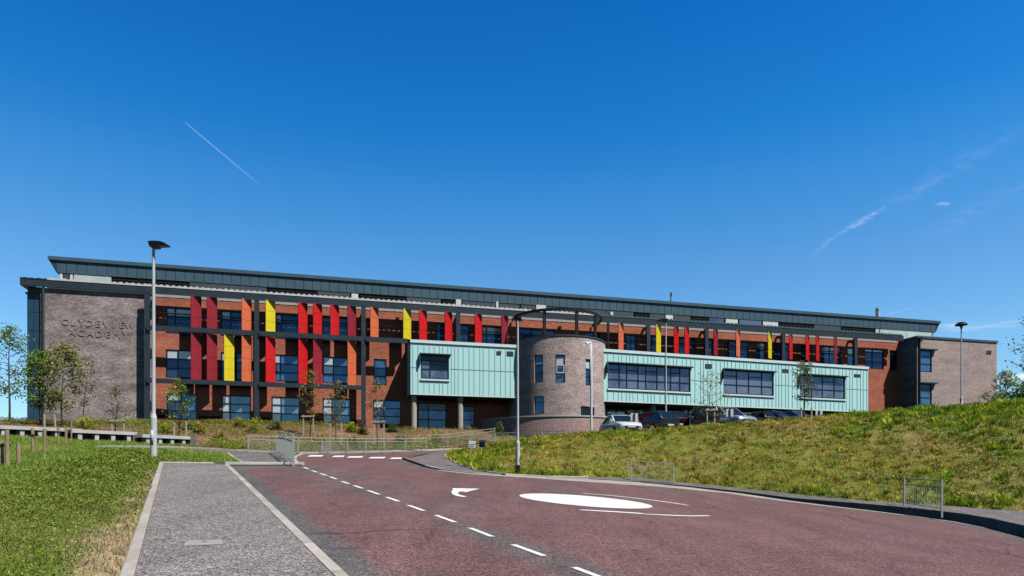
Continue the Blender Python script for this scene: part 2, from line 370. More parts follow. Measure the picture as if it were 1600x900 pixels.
# ------------------------------------------------------------------ hard surfaces
A_l = hit(190, 900); B_l = hit(249, 725.5); A_r = hit(537, 900); B_r = hit(358, 728.5)
def ext(a, b, y): t = (y-a[1])/(b[1]-a[1]); return (a[0]+(b[0]-a[0])*t, y)
back_l = ext(A_l, B_l, -8.0); back_r = ext(A_r, B_r, -8.0)
corner = hits([(472,728), (463,720.5), (465,714), (474,710.3)])
farl = hits([(500,709.3), (550,708.6), (600,707.2), (640,706), (666,704.9), (705,703.4)])
pocket = hits([(690,704.4), (665,707.6), (650,710.7), (636,715)], .08)
beyond = [(3.5, 57.0), (2.5, 54.8)]
road_poly = [back_r, A_r, B_r] + corner + farl + [beyond[0], beyond[1]] + pocket + kerb_r
path_n = hits([(150,699.6), (200,699.2), (251,699.7), (320,701.8), (387,704.6), (440,707.2), (460,709)], .05)
path_s = hits([(377,724.6), (361,715), (353,708), (300,705), (250,702.5), (150,702)], .05)
pave_poly = [back_l, A_l, B_l] + path_s + path_n + [corner[3], corner[2], corner[1], corner[0], B_r, A_r, back_r]
foot_poly = kerb_r + foot_b[::-1] + pocket
FOOT_INNER = foot_b
def drape(name, poly, zfn, m, colfn, step=.6, kind=None, parent=None):
    b = []
    for i in range(len(poly)):
        p, q = Vector(poly[i]), Vector(poly[(i+1) % len(poly)]); n = max(1, int((q-p).length/step))
        b += [p.lerp(q, k/n) for k in range(n)]
    nb = len(b); xs = [p.x for p in b]; ys = [p.y for p in b]
    gx, gy = np.meshgrid(np.arange(min(xs)+step/2, max(xs), step), np.arange(min(ys)+step/2, max(ys), step))
    gx, gy = gx.ravel(), gy.ravel(); k = inpoly(gx, gy, [(p.x, p.y) for p in b])
    k &= dline(gx, gy, [(p.x, p.y) for p in b] + [(b[0].x, b[0].y)]) > step*.3
    vs = b + [Vector((x, y)) for x, y in zip(gx[k], gy[k])]
    V, E, Fc, *_ = delaunay_2d_cdt(vs, [(i, (i+1) % nb) for i in range(nb)], [], 1, 1e-5) if False else delaunay_2d_cdt(vs, [], [list(range(nb))], 1, 1e-5)
    x = np.array([p.x for p in V]); y = np.array([p.y for p in V])
    fl = []
    for f in Fc:
        a, b_, c = (V[i] for i in f[:3])
        fl += list(f) if (b_-a).cross(c-a) > 0 else list(f)[::-1]
    o = mesh_np(name, np.stack([x, y, zfn(x, y)], 1), fl, 3, colfn(x, y), m)
    if kind: tag(o, kind=kind)
    if parent: o.parent = parent
    return o
left_edge = [back_r, A_r, B_r, corner[0]]
centre_line = hits([(472,729), (500,742), (580,770), (695,812), (825,862), (930,905)]) + [ext(hit(695,812), hit(930,905), -4)]
def road_col(x, y):
    red = np.array([.142, .078, .075]); grey = np.array([.100, .091, .089])
    d = dline(x, y, left_edge); w = 1-np.clip((d-.28-.16*vnoise(x, y, 1.3, 2))/.12, 0, 1)
    dc = dline(x, y, centre_line); w = np.maximum(w, .75*(1-np.clip((dc-.25)/.35, 0, 1))*np.clip(vnoise(x, y, 2.2, 4)*2-.2, 0, 1))
    n = fbm(x, y, 5, 8); w = np.maximum(w, np.clip((n-.58)*2.2, 0, .35))
    dk = dline(x, y, kerb_r); w = np.maximum(w, .75*(1-np.clip((dk-.5)/.7, 0, 1)))
    b = (.94 + .14*fbm(x, y, 1.6, 6))[:, None]
    return (red*(1-w[:, None]) + grey*w[:, None])*b
def pave_col(x, y):
    g = np.array([.158, .140, .134]); far = np.clip((y-22)/6, 0, 1)[:, None]
    return (g*(1-.25*far))*(.95 + .14*fbm(x, y, 2.4, 3))[:, None]
def foot_col(x, y): return np.array([.125, .112, .110])*(.86 + .28*fbm(x, y, 1.4, 4))[:, None]
road = drape('road', road_poly, lambda x, y: road_h(x, y)+.02, M['road'], road_col, .28, 'structure')
pave = drape('pavement', pave_poly, lambda x, y: road_h(x, y)+.055, M['pave'], pave_col, .5, 'structure')
foot = drape('footway', foot_poly, lambda x, y: land(x, y)+.012, M['pave'], foot_col, .35, 'structure')

# car park behind the mound, in front of the right half of the school
cpk = [facade(px, W) for px, W in ((950, 14.5), (1120, 16), (1300, 16), (1420, 17), (1420, 3), (1200, 2.5), (955, 4.5))]
cpk = [(p.x, p.y) for p in cpk]
drape('car_park', cpk, lambda x, y: land(x, y)+.03, M['pave'], lambda x, y: np.array([.06, .058, .058])*(.85+.3*fbm(x, y, 3, 3))[:, None], 1.2, 'structure')

# ---- kerbs and edgings: real upstands swept along the edges
def sweep(name, line, w, z0fn, z1fn, m, side=1, step=.45, joint=None):
    pts = []
    for i in range(len(line)-1):
        p, q = Vector(line[i]), Vector(line[i+1]); n = max(1, int((q-p).length/step))
        pts += [p.lerp(q, k/n) for k in range(n)]
    pts.append(Vector(line[-1])); mb = MB(); rows = []
    for k, p in enumerate(pts):
        d = (pts[min(k+1, len(pts)-1)]-pts[max(0, k-1)]).normalized(); nn = Vector((-d.y, d.x))*side
        q = p + nn*w; z0a, z1a = z0fn(p), z1fn(p, k)
        rows.append([mb.pt((p.x, p.y, z0a)), mb.pt((p.x, p.y, z1a-.012)), mb.pt((p.x+nn.x*.015, p.y+nn.y*.015, z1a)), mb.pt((q.x, q.y, z1a)), mb.pt((q.x, q.y, z0a))])
    alt = {'kerb': 'kerb_b', 'kerb_dark': 'kerb_dark_b', 'concrete': 'concrete_b'}; key = next(k for k in alt if M[k] is m); rnd = random.Random(len(rows))
    for q_, (a, b) in enumerate(zip(rows[:-1], rows[1:])):
        if q_ % 2 == 0: ci = rnd.choice((0, 0, 1))
        for j in range(4):
            mb.f.append([a[j], b[j], b[j+1], a[j+1]] if side > 0 else [a[j], a[j+1], b[j+1], b[j]]); mb.mi.append(ci)
    for r_ in (rows[0], rows[-1]): mb.f.append(r_); mb.mi.append(0)
    return tag(mb.build(name, [m, M[alt[key]]]), kind='structure')
rz = lambda p: float(road_h(p.x, p.y)[0])
kx = np.array([p[0] for p in kerb_r]); ky = np.array([p[1] for p in kerb_r])
def kerb_h_at(p):
    best = (1e9, 0)
    for i in range(len(kerb_r)-1):
        a, b = Vector(kerb_r[i]), Vector(kerb_r[i+1]); L = (b-a).length_squared
        t = min(1, max(0, (p-a).dot(b-a)/L)); d = (a.lerp(b, t)-p).length
        if d < best[0]: best = (d, KERB_H[i]*(1-t) + KERB_H[i+1]*t)
    return best[1]
sweep('kerb', kerb_r[:3], .13, lambda p: rz(p)-.2, lambda p, k: rz(p)+.02+max(.06, kerb_h_at(p)), M['kerb_dark'], 1)
sweep('kerb', kerb_r[2:8], .14, lambda p: rz(p)-.2, lambda p, k: rz(p)+.02+max(.055, kerb_h_at(p)), M['kerb'], 1)
sweep('kerb', kerb_r[7:], .14, lambda p: rz(p)-.2, lambda p, k: rz(p)+.025+max(.04, kerb_h_at(p)), M['kerb_dark'], 1)
# pale channel strip in front of the kerb
def strip(name, line, w, off, m, side, parent=None, step=.45, label=None):
    pts = []
    for i in range(len(line)-1):
        p, q = Vector(line[i]), Vector(line[i+1]); n = max(1, int((q-p).length/step))
        pts += [p.lerp(q, k/n) for k in range(n)]
    pts.append(Vector(line[-1])); mb = MB(); prev = None
    for k, p in enumerate(pts):
        d = (pts[min(k+1, len(pts)-1)]-pts[max(0, k-1)]).normalized(); nn = Vector((-d.y, d.x))*side
        wk = w(k/(len(pts)-1)) if callable(w) else w
        q = p + nn*wk; r_ = [mb.pt((p.x, p.y, rz(p)+off)), mb.pt((q.x, q.y, rz(q)+off))]
        if prev: mb.f.append([prev[0], r_[0], r_[1], prev[1]] if side > 0 else [prev[0], prev[1], r_[1], r_[0]]); mb.mi.append(0)
        prev = r_
    o = mb.build(name, m)
    if parent: o.parent = parent
    if label: o['label'] = label
    return o
cl_ = np.concatenate([[0], np.cumsum([math.dist(a, b) for a, b in zip(kerb_r[3:17], kerb_r[4:18])])]); cl_ = cl_[:14]/cl_[13]
chan = strip('channel_strip', kerb_r[3:17], lambda t: float(np.interp(t, cl_, [.5, .8, 1.2, 2.0, 2.7, 2.5, 1.9, 1.25, .85, .6, .45, .35, .3, .25])), .026, M['kerb'], -1, road)
sweep('kerb', [back_r, A_r, B_r], .15, lambda p: rz(p)-.2, lambda p, k: rz(p)+.07, M['kerb'], 1)
sweep('kerb', [hit(352,728.3), hit(476,727.8)], .62, lambda p: rz(p)-.2, lambda p, k: rz(p)+.150, M['concrete'], 1)
sweep('kerb', [corner[0], corner[1], corner[2], corner[3]], .14, lambda p: rz(p)-.2, lambda p, k: rz(p)+.07, M['kerb'], 1)
sweep('kerb', [hit(468,709.6)] + farl + [beyond[0]], .30, lambda p: rz(p)-.2, lambda p, k: rz(p)+.15, M['concrete'], 1)
sweep('kerb', [back_l, A_l, B_l], .13, lambda p: rz(p)-.25, lambda p, k: rz(p)+.09, M['kerb'], -1)
sweep('kerb', [B_l] + hits([(377,724.6)], .05), .16, lambda p: rz(p)-.25, lambda p, k: rz(p)+.09, M['concrete'], 1)
sweep('kerb', path_s[0:6], .12, lambda p: rz(p)-.25, lambda p, k: rz(p)+.10, M['kerb'], -1)
sweep('kerb', path_n, .12, lambda p: rz(p)-.25, lambda p, k: rz(p)+.13, M['kerb'], 1)
sweep('kerb', foot_b[1:10], .10, lambda p: float(land(p.x, p.y))-.2, lambda p, k: float(land(p.x, p.y))+(.07 if (k//2) % 2 else .055), M['concrete'], 1)

# ---- painted markings (parts of the road)
def paint(name, pts_px, label=None, off=.030):
    pts = [Vector(p) for p in (hits(pts_px, .03) if not isinstance(pts_px[0], Vector) else pts_px)]
    V, E, Fc, *_ = delaunay_2d_cdt(pts, [], [list(range(len(pts)))], 1, 1e-5)
    mb = MB()
    for f in Fc:
        tri = [V[i] for i in f]
        if (tri[1]-tri[0]).cross(tri[2]-tri[0]) < 0: tri = tri[::-1]
        mb.face([(p.x, p.y, rz(p)+off) for p in tri])
    o = mb.build(name, M['white_paint'], road)
    if label: o['label'] = label
    return o
for a, b in (((475,731.2),(482,734.2)), ((487,736.2),(495.5,739.2)), ((500,740.8),(510,744.2)), ((515.5,746.2),(526,750)), ((534,753.4),(545.5,757.4)),
             ((553,760),(566,764.6)), ((575,767.8),(592.5,774.2)), ((604,778.3),(623,785.3)), ((638,791.2),(662,800)), ((681,807),(711,818.2)), ((734,827.2),(769,841)), ((802,853.6),(850,871.4)), ((897,889.6),(940,906))):
    p, q = Vector(hit(*a)), Vector(hit(*b)); d = (q-p).normalized(); nn = Vector((-d.y, d.x))*.055
    paint('centre_dash', [p-nn, q-nn, q+nn, p+nn])
for x0, x1, y in ((480,503,712.2), (518,536,712.9), (541,565,713.9), (575,600,715), (608,630,715.9)):
    paint('give_way_dash', [(x0,y+1.2), (x1,y+1.1), (x1+3,y-1.2), (x0+5,y-1.0)])
c = Vector(hit(914.5, 783.6)); paint('roundabout_disc', [c + Vector((math.cos(t), math.sin(t)))*1.95 for t in np.linspace(0, 2*math.pi, 49)[:-1]], 'solid white painted mini roundabout disc')
paint('turn_arrow', [(749,763.6),(733,767.4),(727,769.4),(726.5,767.8),(718,768),(715.5,769.6),(716,771.6),(720,773.6),(730,775.6),(724,776.4),(713,774.8),(706.5,771.8),(705.2,768.2),(708,764.4),(706,762.8),(722,763.0)], 'white curved turning arrow')
def arc_line(px, w0, label):
    pts = [Vector(p) for p in hits(px)]
    for k in range(2):
        pts = [pts[0]] + [p.lerp(q, t) for p, q in zip(pts[:-1], pts[1:]) for t in (.25, .75)] + [pts[-1]]
    l, r_ = [], []
    for k, p in enumerate(pts):
        d = (pts[min(k+1, len(pts)-1)]-pts[max(0, k-1)]).normalized(); nn = Vector((-d.y, d.x))
        w = w0*(.45 + .55*math.sin(math.pi*(k+.6)/len(pts)))
        l.append(p+nn*w); r_.append(p-nn*w)
    paint('roundabout_arrow', r_ + l[::-1], label)
arc_line([(906,798.4),(950,800.6),(1000,803.8),(1005,804.4)], .13, 'near white roundabout arrow stroke')
arc_line([(1003,804.6),(1040,806.6),(1080,808),(1109,807.4)], .09, 'near white roundabout arrow tail')
arc_line([(910,772),(955,775.5),(1000,780.3),(1040,785.5),(1076,791)], .10, 'far white roundabout arrow stroke')

# ------------------------------------------------------------------ ground sheet
def axis(lo, hi, step, far, g=1.35):
    a = list(np.arange(lo, hi+1e-6, step)); s = step; x = a[-1]; b = []
    while x < far: s *= g; x += s; b.append(x)
    s = step; x = lo; c_ = []
    while x > -far: s *= g; x -= s; c_.append(x)
    return np.array(c_[::-1] + a + b)
ax, ay = axis(-32, 40, .4, 4000), axis(2, 60, .4, 4000)
GX, GY = np.meshgrid(ax, ay); gx, gy = GX.ravel(), GY.ravel()
gz = land(gx, gy)
hard = inpoly(gx, gy, road_poly) | inpoly(gx, gy, pave_poly)
gz = np.where(hard, road_h(np.clip(gx, -40, 40), np.clip(gy, -12, 62)) - .25, gz)
gz = np.where(inpoly(gx, gy, foot_poly), gz - .18, gz)
gz = np.where(hard, gz, gz + .05*(fbm(gx, gy, 2.2, 9)-.5)*(dline(gx, gy, kerb_r) > 1.2)*(dline(gx, gy, [back_l, A_l, B_l]) > .6))
edge_left = [back_l, A_l, B_l]
bed_front = [(-40, 33.5), (-26.4, 36.3), (-22.3, 37.6), (-17.9, 40)] + path_n[2:] + [hit(463,709)] + farl
bw = [facade(px, W) for px, W in ((40, -1), (240, -1), (640, -1), (960, 0))]
bed_poly = bed_front + [(2.5, 58.5), (6.5, 54)] + [(p.x, p.y) for p in bw[::-1]] + [(-48, 60), (-48, 36)]
def ground_base(x, y):
    """soil / dead-grass colour under the blades"""
    n = fbm(x, y, 4.5, 1); n2 = fbm(x, y, 1.4, 2)
    g = np.array([.135, .150, .026]); o = np.array([.215, .165, .070]); d_ = np.array([.070, .095, .022])
    c = g + (o-g)*np.clip((n-.40)*3.2, 0, 1)[:, None]; c = c + (d_-c)*np.clip((n2-.55)*2.5, 0, .8)[:, None]
    # bare straw strip beside the left pavement
    d = dline(x, y, edge_left); s = bare(x, y)
    straw = np.array([.37, .265, .165])*(.7+.6*n2)[:, None]; c = c + (straw-c)*s[:, None]
    b = inpoly(x, y, bed_poly); mulch = np.array([.190, .118, .072])*(.7+.65*fbm(x, y, 1.1, 5))[:, None]
    return np.where(b[:, None], mulch, c)
def bare(x, y):
    d = dline(x, y, edge_left); side = np.clip((24.5-y)/3, 0, 1)*np.clip(y/4, .3, 1)
    w = .26 + .50*vnoise(y, x*0+3, 2.2, 7)
    s = np.clip(1.2-d/w, 0, 1)*side
    return np.clip(s*1.6*np.clip(1.9*fbm(x, y, .8, 12)-.15, 0, 1)*(~inpoly(x, y, pave_poly)), 0, 1)
n0, n1 = len(ay), len(ax)
i, j = np.meshgrid(np.arange(n0-1), np.arange(n1-1), indexing='ij'); q = (i*n1+j).ravel()
faces = np.stack([q, q+1, q+n1+1, q+n1], 1).ravel()
ground = tag(mesh_np('ground', np.stack([gx, gy, gz], 1), faces, 4, ground_base(gx, gy), M['ground'], True), kind='structure')

# ------------------------------------------------------------------ grass and low weeds
def blades(name, x, y, h, w, col, m, base_dark=.55, lean=.55, zoff=0.0):
    n = len(x); z = land(x, y) + zoff; col = col*2.35
    th = RNG.uniform(0, 2*math.pi, n); ln = RNG.uniform(.05, lean, n)*h; la = RNG.uniform(0, 2*math.pi, n)
    dx, dy = np.cos(th)*w/2, np.sin(th)*w/2
    v = np.empty((n, 4, 3)); mid = .55
    v[:, 0] = np.stack([x-dx, y-dy, z-.02], 1); v[:, 1] = np.stack([x+dx, y+dy, z-.02], 1)
    v[:, 2] = np.stack([x+dx*.7+np.cos(la)*ln*.35, y+dy*.7+np.sin(la)*ln*.35, z+h*mid], 1)
    v[:, 3] = np.stack([x+np.cos(la)*ln, y+np.sin(la)*ln, z+h], 1)
    f = np.arange(n)[:, None]*4 + np.array([[0, 1, 2, 0, 2, 3]])
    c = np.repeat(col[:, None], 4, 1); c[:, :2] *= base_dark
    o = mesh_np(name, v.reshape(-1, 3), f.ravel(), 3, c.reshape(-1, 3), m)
    return tag(o, kind='stuff')
def pick(cols, wts, n):
    k = RNG.choice(len(cols), n, p=np.array(wts)/sum(wts)); return np.array(cols)[k]*RNG.uniform(.75, 1.3, (n, 1))
ALLHARD = [road_poly, pave_poly, foot_poly, cpk]
def free(x, y, extra=()):
    k = np.zeros(len(x), bool)
    for p in list(ALLHARD)+list(extra): k |= inpoly(x, y, p)
    return ~k
def scatter(n, x0, x1, y0, y1, power=1.6):
    """points thinned with distance from the viewer's side of the field"""
    y = y0 + (y1-y0)*RNG.random(n)**power; x = RNG.uniform(x0, x1, n); return x, y
# left-hand lawn
def lawn_mask(x, y):
    k = free(x, y, [bed_poly]) & (x < -3) & (y < 41) & (x > -.80*y-2.5)
    lim = np.interp(y, [0, 24, 33, 41], [-2, -10, -8, -8]); k &= x < lim
    return k & (RNG.random(len(x)) > bare(x, y)*.86)
x, y = scatter(520000, -34, -3, 4.5, 41, 1.7); k = lawn_mask(x, y); x, y = x[k], y[k]
n = len(x); pat = fbm(x, y, 3.2, 21); big = np.clip((pat-.42)*4, 0, 1)
sz = np.clip(y/16, .6, 2.4)
green = pick([(.105,.175,.020), (.145,.215,.026), (.065,.125,.016), (.21,.235,.05), (.27,.23,.10)], [4, 4, 3, 1.6, 1.1], n)
yell = pick([(.20,.25,.035), (.24,.20,.075), (.13,.19,.025)], [3, 2, 3], n)
col = np.where((fbm(x, y, 2.0, 31) > .60)[:, None], yell, green)
col *= (.8 + .4*fbm(x, y, 1.0, 44))[:, None]
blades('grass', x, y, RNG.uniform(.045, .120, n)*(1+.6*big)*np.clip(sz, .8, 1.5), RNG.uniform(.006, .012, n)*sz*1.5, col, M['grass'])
x, y = scatter(90000, -16, -3, 4.5, 25, 1.5); k = free(x, y) & (dline(x, y, edge_left) < 1.5); x, y = x[k], y[k]; k = RNG.random(len(x)) < bare(x, y)*.55; x, y = x[k], y[k]; n = len(x)
blades('grass', x, y, RNG.uniform(.02, .055, n), RNG.uniform(.008, .014, n), pick([(.18,.130,.070), (.23,.175,.095), (.12,.105,.045), (.10,.12,.03)], [3, 2, 2, 1.2], n), M['grass'], .6, 1.4)
# leafy weed band along the crest of the left lawn
def leaves(name, x, y, z, size, col, m, kind='stuff', flat=.6):
    n = len(x); col = col*1.6; a = RNG.normal(size=(n, 3)); a[:, 2] *= flat; a /= np.linalg.norm(a, axis=1)[:, None]
    r_ = RNG.normal(size=(n, 3)); b = np.cross(a, r_); b /= np.linalg.norm(b, axis=1)[:, None]
    a *= size[:, None]; b *= size[:, None]*.55; c_ = np.stack([x, y, z], 1)
    v = np.stack([c_-a, c_+b*.9-a*.1, c_+a, c_-b*.9-a*.1], 1)
    f = np.arange(n)[:, None]*4 + np.array([[0, 1, 2, 3]])
    o = mesh_np(name, v.reshape(-1, 3), f.ravel(), 4, np.repeat(col, 4, 0), m)
    return tag(o, kind=kind) if kind else o
band = [hit(232,697)] + [hit(a, b) for a, b in ((195,722), (140,748), (85,785), (30,850), (-40,930))]
x, y = scatter(430000, -20, -3, 4.5, 36, 1.6); d = dline(x, y, band)
k = lawn_mask(x, y) & (d < (.60+.065*y)*(.55+.9*vnoise(x, y, 1.1, 50))); x, y, d = x[k], y[k], d[k]
n = len(x); top = (.08 + .25*fbm(x, y, .9, 51))*np.clip(1.15-d/(.8+.07*y), .15, 1)
zz = RNG.random(n)**.6; top = top*np.clip((36-y)/10, .35, 1)
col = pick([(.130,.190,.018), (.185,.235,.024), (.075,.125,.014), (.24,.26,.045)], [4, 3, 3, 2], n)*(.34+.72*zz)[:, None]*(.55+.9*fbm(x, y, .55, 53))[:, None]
leaves('weeds', x, y, land(x, y)+zz*top*np.clip(y/18, .9, 1.1), RNG.uniform(.011, .022, n)*np.clip(y/10, .8, 2.2), col, M['leaf'])
# daisies and pale seed heads in the lawn
x, y = scatter(1500, -30, -3, 5, 38, 1.3); k = lawn_mask(x, y); x, y = x[k], y[k]; n = len(x)
leaves('grass', x, y, land(x, y)+RNG.uniform(.05, .12, n), RNG.uniform(.010, .018, n)*np.clip(y/14, .8, 2), np.tile([[.62, .62, .50]], (n, 1)), M['leaf'])
# right-hand mound: grass in tufts, each with its own height and colour, over short thin turf
def mound_mask(x, y):
    k = free(x, y) & (x < .80*y+3) & ~inpoly(x, y, bed_poly)
    k &= (dline(x, y, foot_b) < 24) & (y < 52) & (x > -5)
    return k & (y > np.interp(x, [-5, 6, 14, 18, 22], [34, 30, 25, 16, 12]))
def lushness(x, y):
    dk = dline(x, y, foot_b); px = CX + F*x/y; py = HY - F*land(x, y)/y
    l = np.clip(1.2-dk/1.3, 0, 1)*.8 + np.clip((px-1290)/330, 0, .5)*np.clip((705-py)/50, 0, 1) + np.clip((fbm(x, y, 4.0, 61)-.51)*5.0, -.5, .9) + .5*(fbm(x, y, 1.3, 62)-.5)
    l += .45*np.clip(1-np.abs(py-np.interp(px, [900, 1000, 1300, 1600], [682, 674, 660, 640]))/9, 0, 1)
    dry = np.exp(-((px-1180)/260)**2-((py-712)/30)**2)*.75 + np.exp(-((px-1390)/130)**2-((py-705)/26)**2)*.55
    return np.clip(l - dry + .36, 0, 1)
GR = ([(.118,.195,.010), (.175,.245,.014), (.070,.130,.010), (.270,.270,.022)], [4, 3.4, 2.2, 3]); DR = ([(.335,.245,.036), (.290,.185,.050), (.270,.235,.022), (.40,.300,.110), (.165,.130,.022)], [3, 2.4, 4.2, 1.6, 1.8])
x, y = scatter(300000, -5, 42, 16, 52, 1.0); k = mound_mask(x, y); x, y = x[k], y[k]; n = len(x); l = lushness(x, y)
col = np.where((RNG.random(n) < l*.9+.06)[:, None], pick(*GR, n), pick(*DR, n))*(.65+.6*fbm(x, y, .8, 64))[:, None]
k = RNG.random(n) < .35+.6*l; x, y, col, l = x[k], y[k], col[k], l[k]; n = len(x)
blades('grass', x, y, RNG.uniform(.04, .11, n), RNG.uniform(.018, .034, n), col*RNG.uniform(.6, 1.5, (n, 1)), M['grass'], .45, .9)
tx, ty = scatter(26000, -5, 42, 16, 52, 1.0); k = mound_mask(tx, ty); tx, ty = tx[k], ty[k]; m_ = len(tx); tl = lushness(tx, ty)
k = RNG.random(m_) < .35+.65*fbm(tx, ty, 1.8, 68); tx, ty, tl = tx[k], ty[k], tl[k]; m_ = len(tx)
tc1 = np.where((RNG.random(m_) < tl*.95+.05)[:, None], pick(*GR, m_), pick(*DR, m_))*np.exp(np.clip(RNG.normal(-.05, .36, m_), -1, .5))[:, None]
th_ = RNG.gamma(5, .027, m_)*(.75+.5*tl); tr_ = RNG.uniform(.04, .14, m_); reps = 26
ix = np.repeat(np.arange(m_), reps); n = len(ix); x = tx[ix]+RNG.normal(size=n)*tr_[ix]; y = ty[ix]+RNG.normal(size=n)*tr_[ix]
k = mound_mask(x, y); x, y, ix = x[k], y[k], ix[k]; n = len(x)
blades('grass', x, y, np.clip(th_[ix]*RNG.uniform(.6, 1.2, n), .05, .45), RNG.uniform(.018, .036, n), tc1[ix]*RNG.uniform(.75, 1.25, (n, 1)), M['grass'], .38, .75)
# clumps of darker docks and thistles on the mound, and pale flower heads
cx_, cy_ = scatter(500, -4, 40, 18, 50, 1.0); k = mound_mask(cx_, cy_); cx_, cy_ = cx_[k], cy_[k]
reps = 48; m_ = len(cx_); rad = RNG.uniform(.12, .34, m_)
x = np.repeat(cx_, reps)+RNG.normal(size=m_*reps)*np.repeat(rad, reps); y = np.repeat(cy_, reps)+RNG.normal(size=m_*reps)*np.repeat(rad, reps)
k = mound_mask(x, y); hue = np.repeat(RNG.random(m_), reps)[k]; x, y = x[k], y[k]; n = len(x)
col = np.where((hue < .72)[:, None], pick([(.055,.110,.014), (.085,.15,.018)], [1, 1], n), pick([(.25,.23,.03), (.17,.19,.03)], [1, 1], n)); zz = RNG.random(n)
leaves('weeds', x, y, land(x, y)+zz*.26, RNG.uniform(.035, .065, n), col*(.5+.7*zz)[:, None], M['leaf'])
x, y = scatter(3200, -4, 40, 18, 50, 1.0); k = mound_mask(x, y); x, y = x[k], y[k]; n = len(x)
leaves('grass', x, y, land(x, y)+RNG.uniform(.10, .20, n), RNG.uniform(.018, .034, n), np.where((RNG.random(n) < .7)[:, None], [[.62, .58, .42]], [[.75, .55, .03]]), M['leaf'])
# three yellow-flowering patches low on the mound
for a, b in ((795,708), (858,700), (846,692), (991,692)):
    q = hit(a, b, land); n = 130; x = q[0]+RNG.normal(size=n)*.35; y = q[1]+RNG.normal(size=n)*.3
    leaves('weeds', x, y, land(x, y)+RNG.uniform(.08, .24, n), RNG.uniform(.03, .05, n), pick([(.70,.50,.025), (.42,.38,.04)], [2, 1], n), M['leaf'])
# ground cover in the planted bed before the school
x, y = scatter(230000, -34, 5, 34, 62, 1.0); k = inpoly(x, y, bed_poly) & (x > -.78*y) ; x, y = x[k], y[k]; n = len(x)
p_ = fbm(x, y, 2.6, 71); k = RNG.random(n) < .10 + np.clip((p_-.38)*4.0, 0, .8); x, y, p_ = x[k], y[k], p_[k]; n = len(x)
gr = pick([(.16,.20,.025), (.11,.15,.02), (.24,.25,.03), (.27,.18,.05)], [3, 3, 2, 1.2], n); br = pick([(.20,.115,.055), (.28,.17,.08), (.13,.10,.035)], [3, 2, 2], n)
col = np.where((p_ > .48)[:, None], gr, br); zz = RNG.random(n)
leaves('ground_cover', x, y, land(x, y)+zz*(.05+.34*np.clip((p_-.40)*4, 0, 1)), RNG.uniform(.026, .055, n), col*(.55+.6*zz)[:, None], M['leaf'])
# planting right behind the far rails
x, y = scatter(90000, -18, 3, 40, 58, 1.0); d = dline(x, y, [hit(387,706)] + farl)
k = inpoly(x, y, bed_poly) & (d < 3.4) & (d > .45); x, y, d = x[k], y[k], d[k]; p_ = fbm(x, y, 1.6, 73); k = p_ > .34; x, y, p_ = x[k], y[k], p_[k]; n = len(x); zz = RNG.random(n)
col = np.where((p_ > .43)[:, None], pick([(.19,.24,.025), (.25,.28,.03), (.10,.15,.02)], [3, 2, 2], n), pick([(.17,.15,.045), (.12,.12,.03), (.24,.17,.07)], [2, 2, 1.5], n))
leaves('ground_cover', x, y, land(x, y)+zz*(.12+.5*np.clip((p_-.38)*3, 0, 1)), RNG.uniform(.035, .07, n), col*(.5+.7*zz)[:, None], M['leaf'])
# ------------------------------------------------------------------ the school
ZB = 5.0
school = empty('school_building', (P0.x, P0.y, ZB), math.atan2(u_.y, u_.x), 'long three storey brick school with coloured vertical sun fins, turquoise boxes and a round tower', 'school building')
def bl(px, py, W):
    q = facade(px, W); return ((q-P0).dot(u_), (HY-py)/F*q.y - ZB)
def U(px, W): return bl(px, 700, W)[0]
def Z(px, py, W): return bl(px, py, W)[1]
def part(mb, name, m, parent=school, label=None, smooth=False):
    o = mb.build(name, m, parent, smooth)
    if label: o['label'] = label
    return o
class Plane:
    """a vertical plane in building space: s along it, d out of it (towards the viewer), z up"""
    def __init__(s, o, ang): s.o = Vector((o[0], o[1], 0)); s.a = ang; s.e = Vector((math.cos(ang), math.sin(ang), 0)); s.nn = Vector((math.sin(ang), -math.cos(ang), 0))
    def tf(s, a, d, z): p = s.o + s.e*a + s.nn*d; return (p.x, p.y, z)
    def px(s, px, py):
        d = Vector(((px-CX)/F, 1, 0)); o = P0 + u_*s.o.x - n_*s.o.y
        e = u_*s.e.x - n_*s.e.y; N = u_*s.nn.x - n_*s.nn.y
        t = o.dot(N)/d.dot(N); q = d*t; return ((q-o).dot(e), (HY-py)/F*q.y - ZB)
class Wall:
    """flat wall with real openings (reveals) on a plane"""
    def __init__(s, pl, a0, a1, z0, z1): s.pl = pl; s.r = (a0, a1, z0, z1); s.holes = []
    def build(s, name, m, reveal=.16, label=None, extra=None):
        a0, a1, z0, z1 = s.r
        A = sorted({a0, a1} | {min(max(h[k], a0), a1) for h in s.holes for k in (0, 1)}); Zs = sorted({z0, z1} | {min(max(h[k], z0), z1) for h in s.holes for k in (2, 3)})
        mb = MB(s.pl.tf)
        for x0, x1 in zip(A[:-1], A[1:]):
            for y0, y1 in zip(Zs[:-1], Zs[1:]):
                cx, cz = (x0+x1)/2, (y0+y1)/2
                if any(h[0] < cx < h[1] and h[2] < cz < h[3] for h in s.holes) or x1-x0 < 1e-4 or y1-y0 < 1e-4: continue
                mb.face([(x0, 0, y0), (x1, 0, y0), (x1, 0, y1), (x0, 0, y1)])
        for h0, h1, g0, g1 in s.holes:
            for p, q in (((h0, g0), (h0, g1)), ((h0, g1), (h1, g1)), ((h1, g1), (h1, g0)), ((h1, g0), (h0, g0))):
                mb.face([(p[0], 0, p[1]), (q[0], 0, q[1]), (q[0], -reveal, q[1]), (p[0], -reveal, p[1])])
        if extra: mb.cur = 1; extra(mb)
        return part(mb, name, m, label=label)
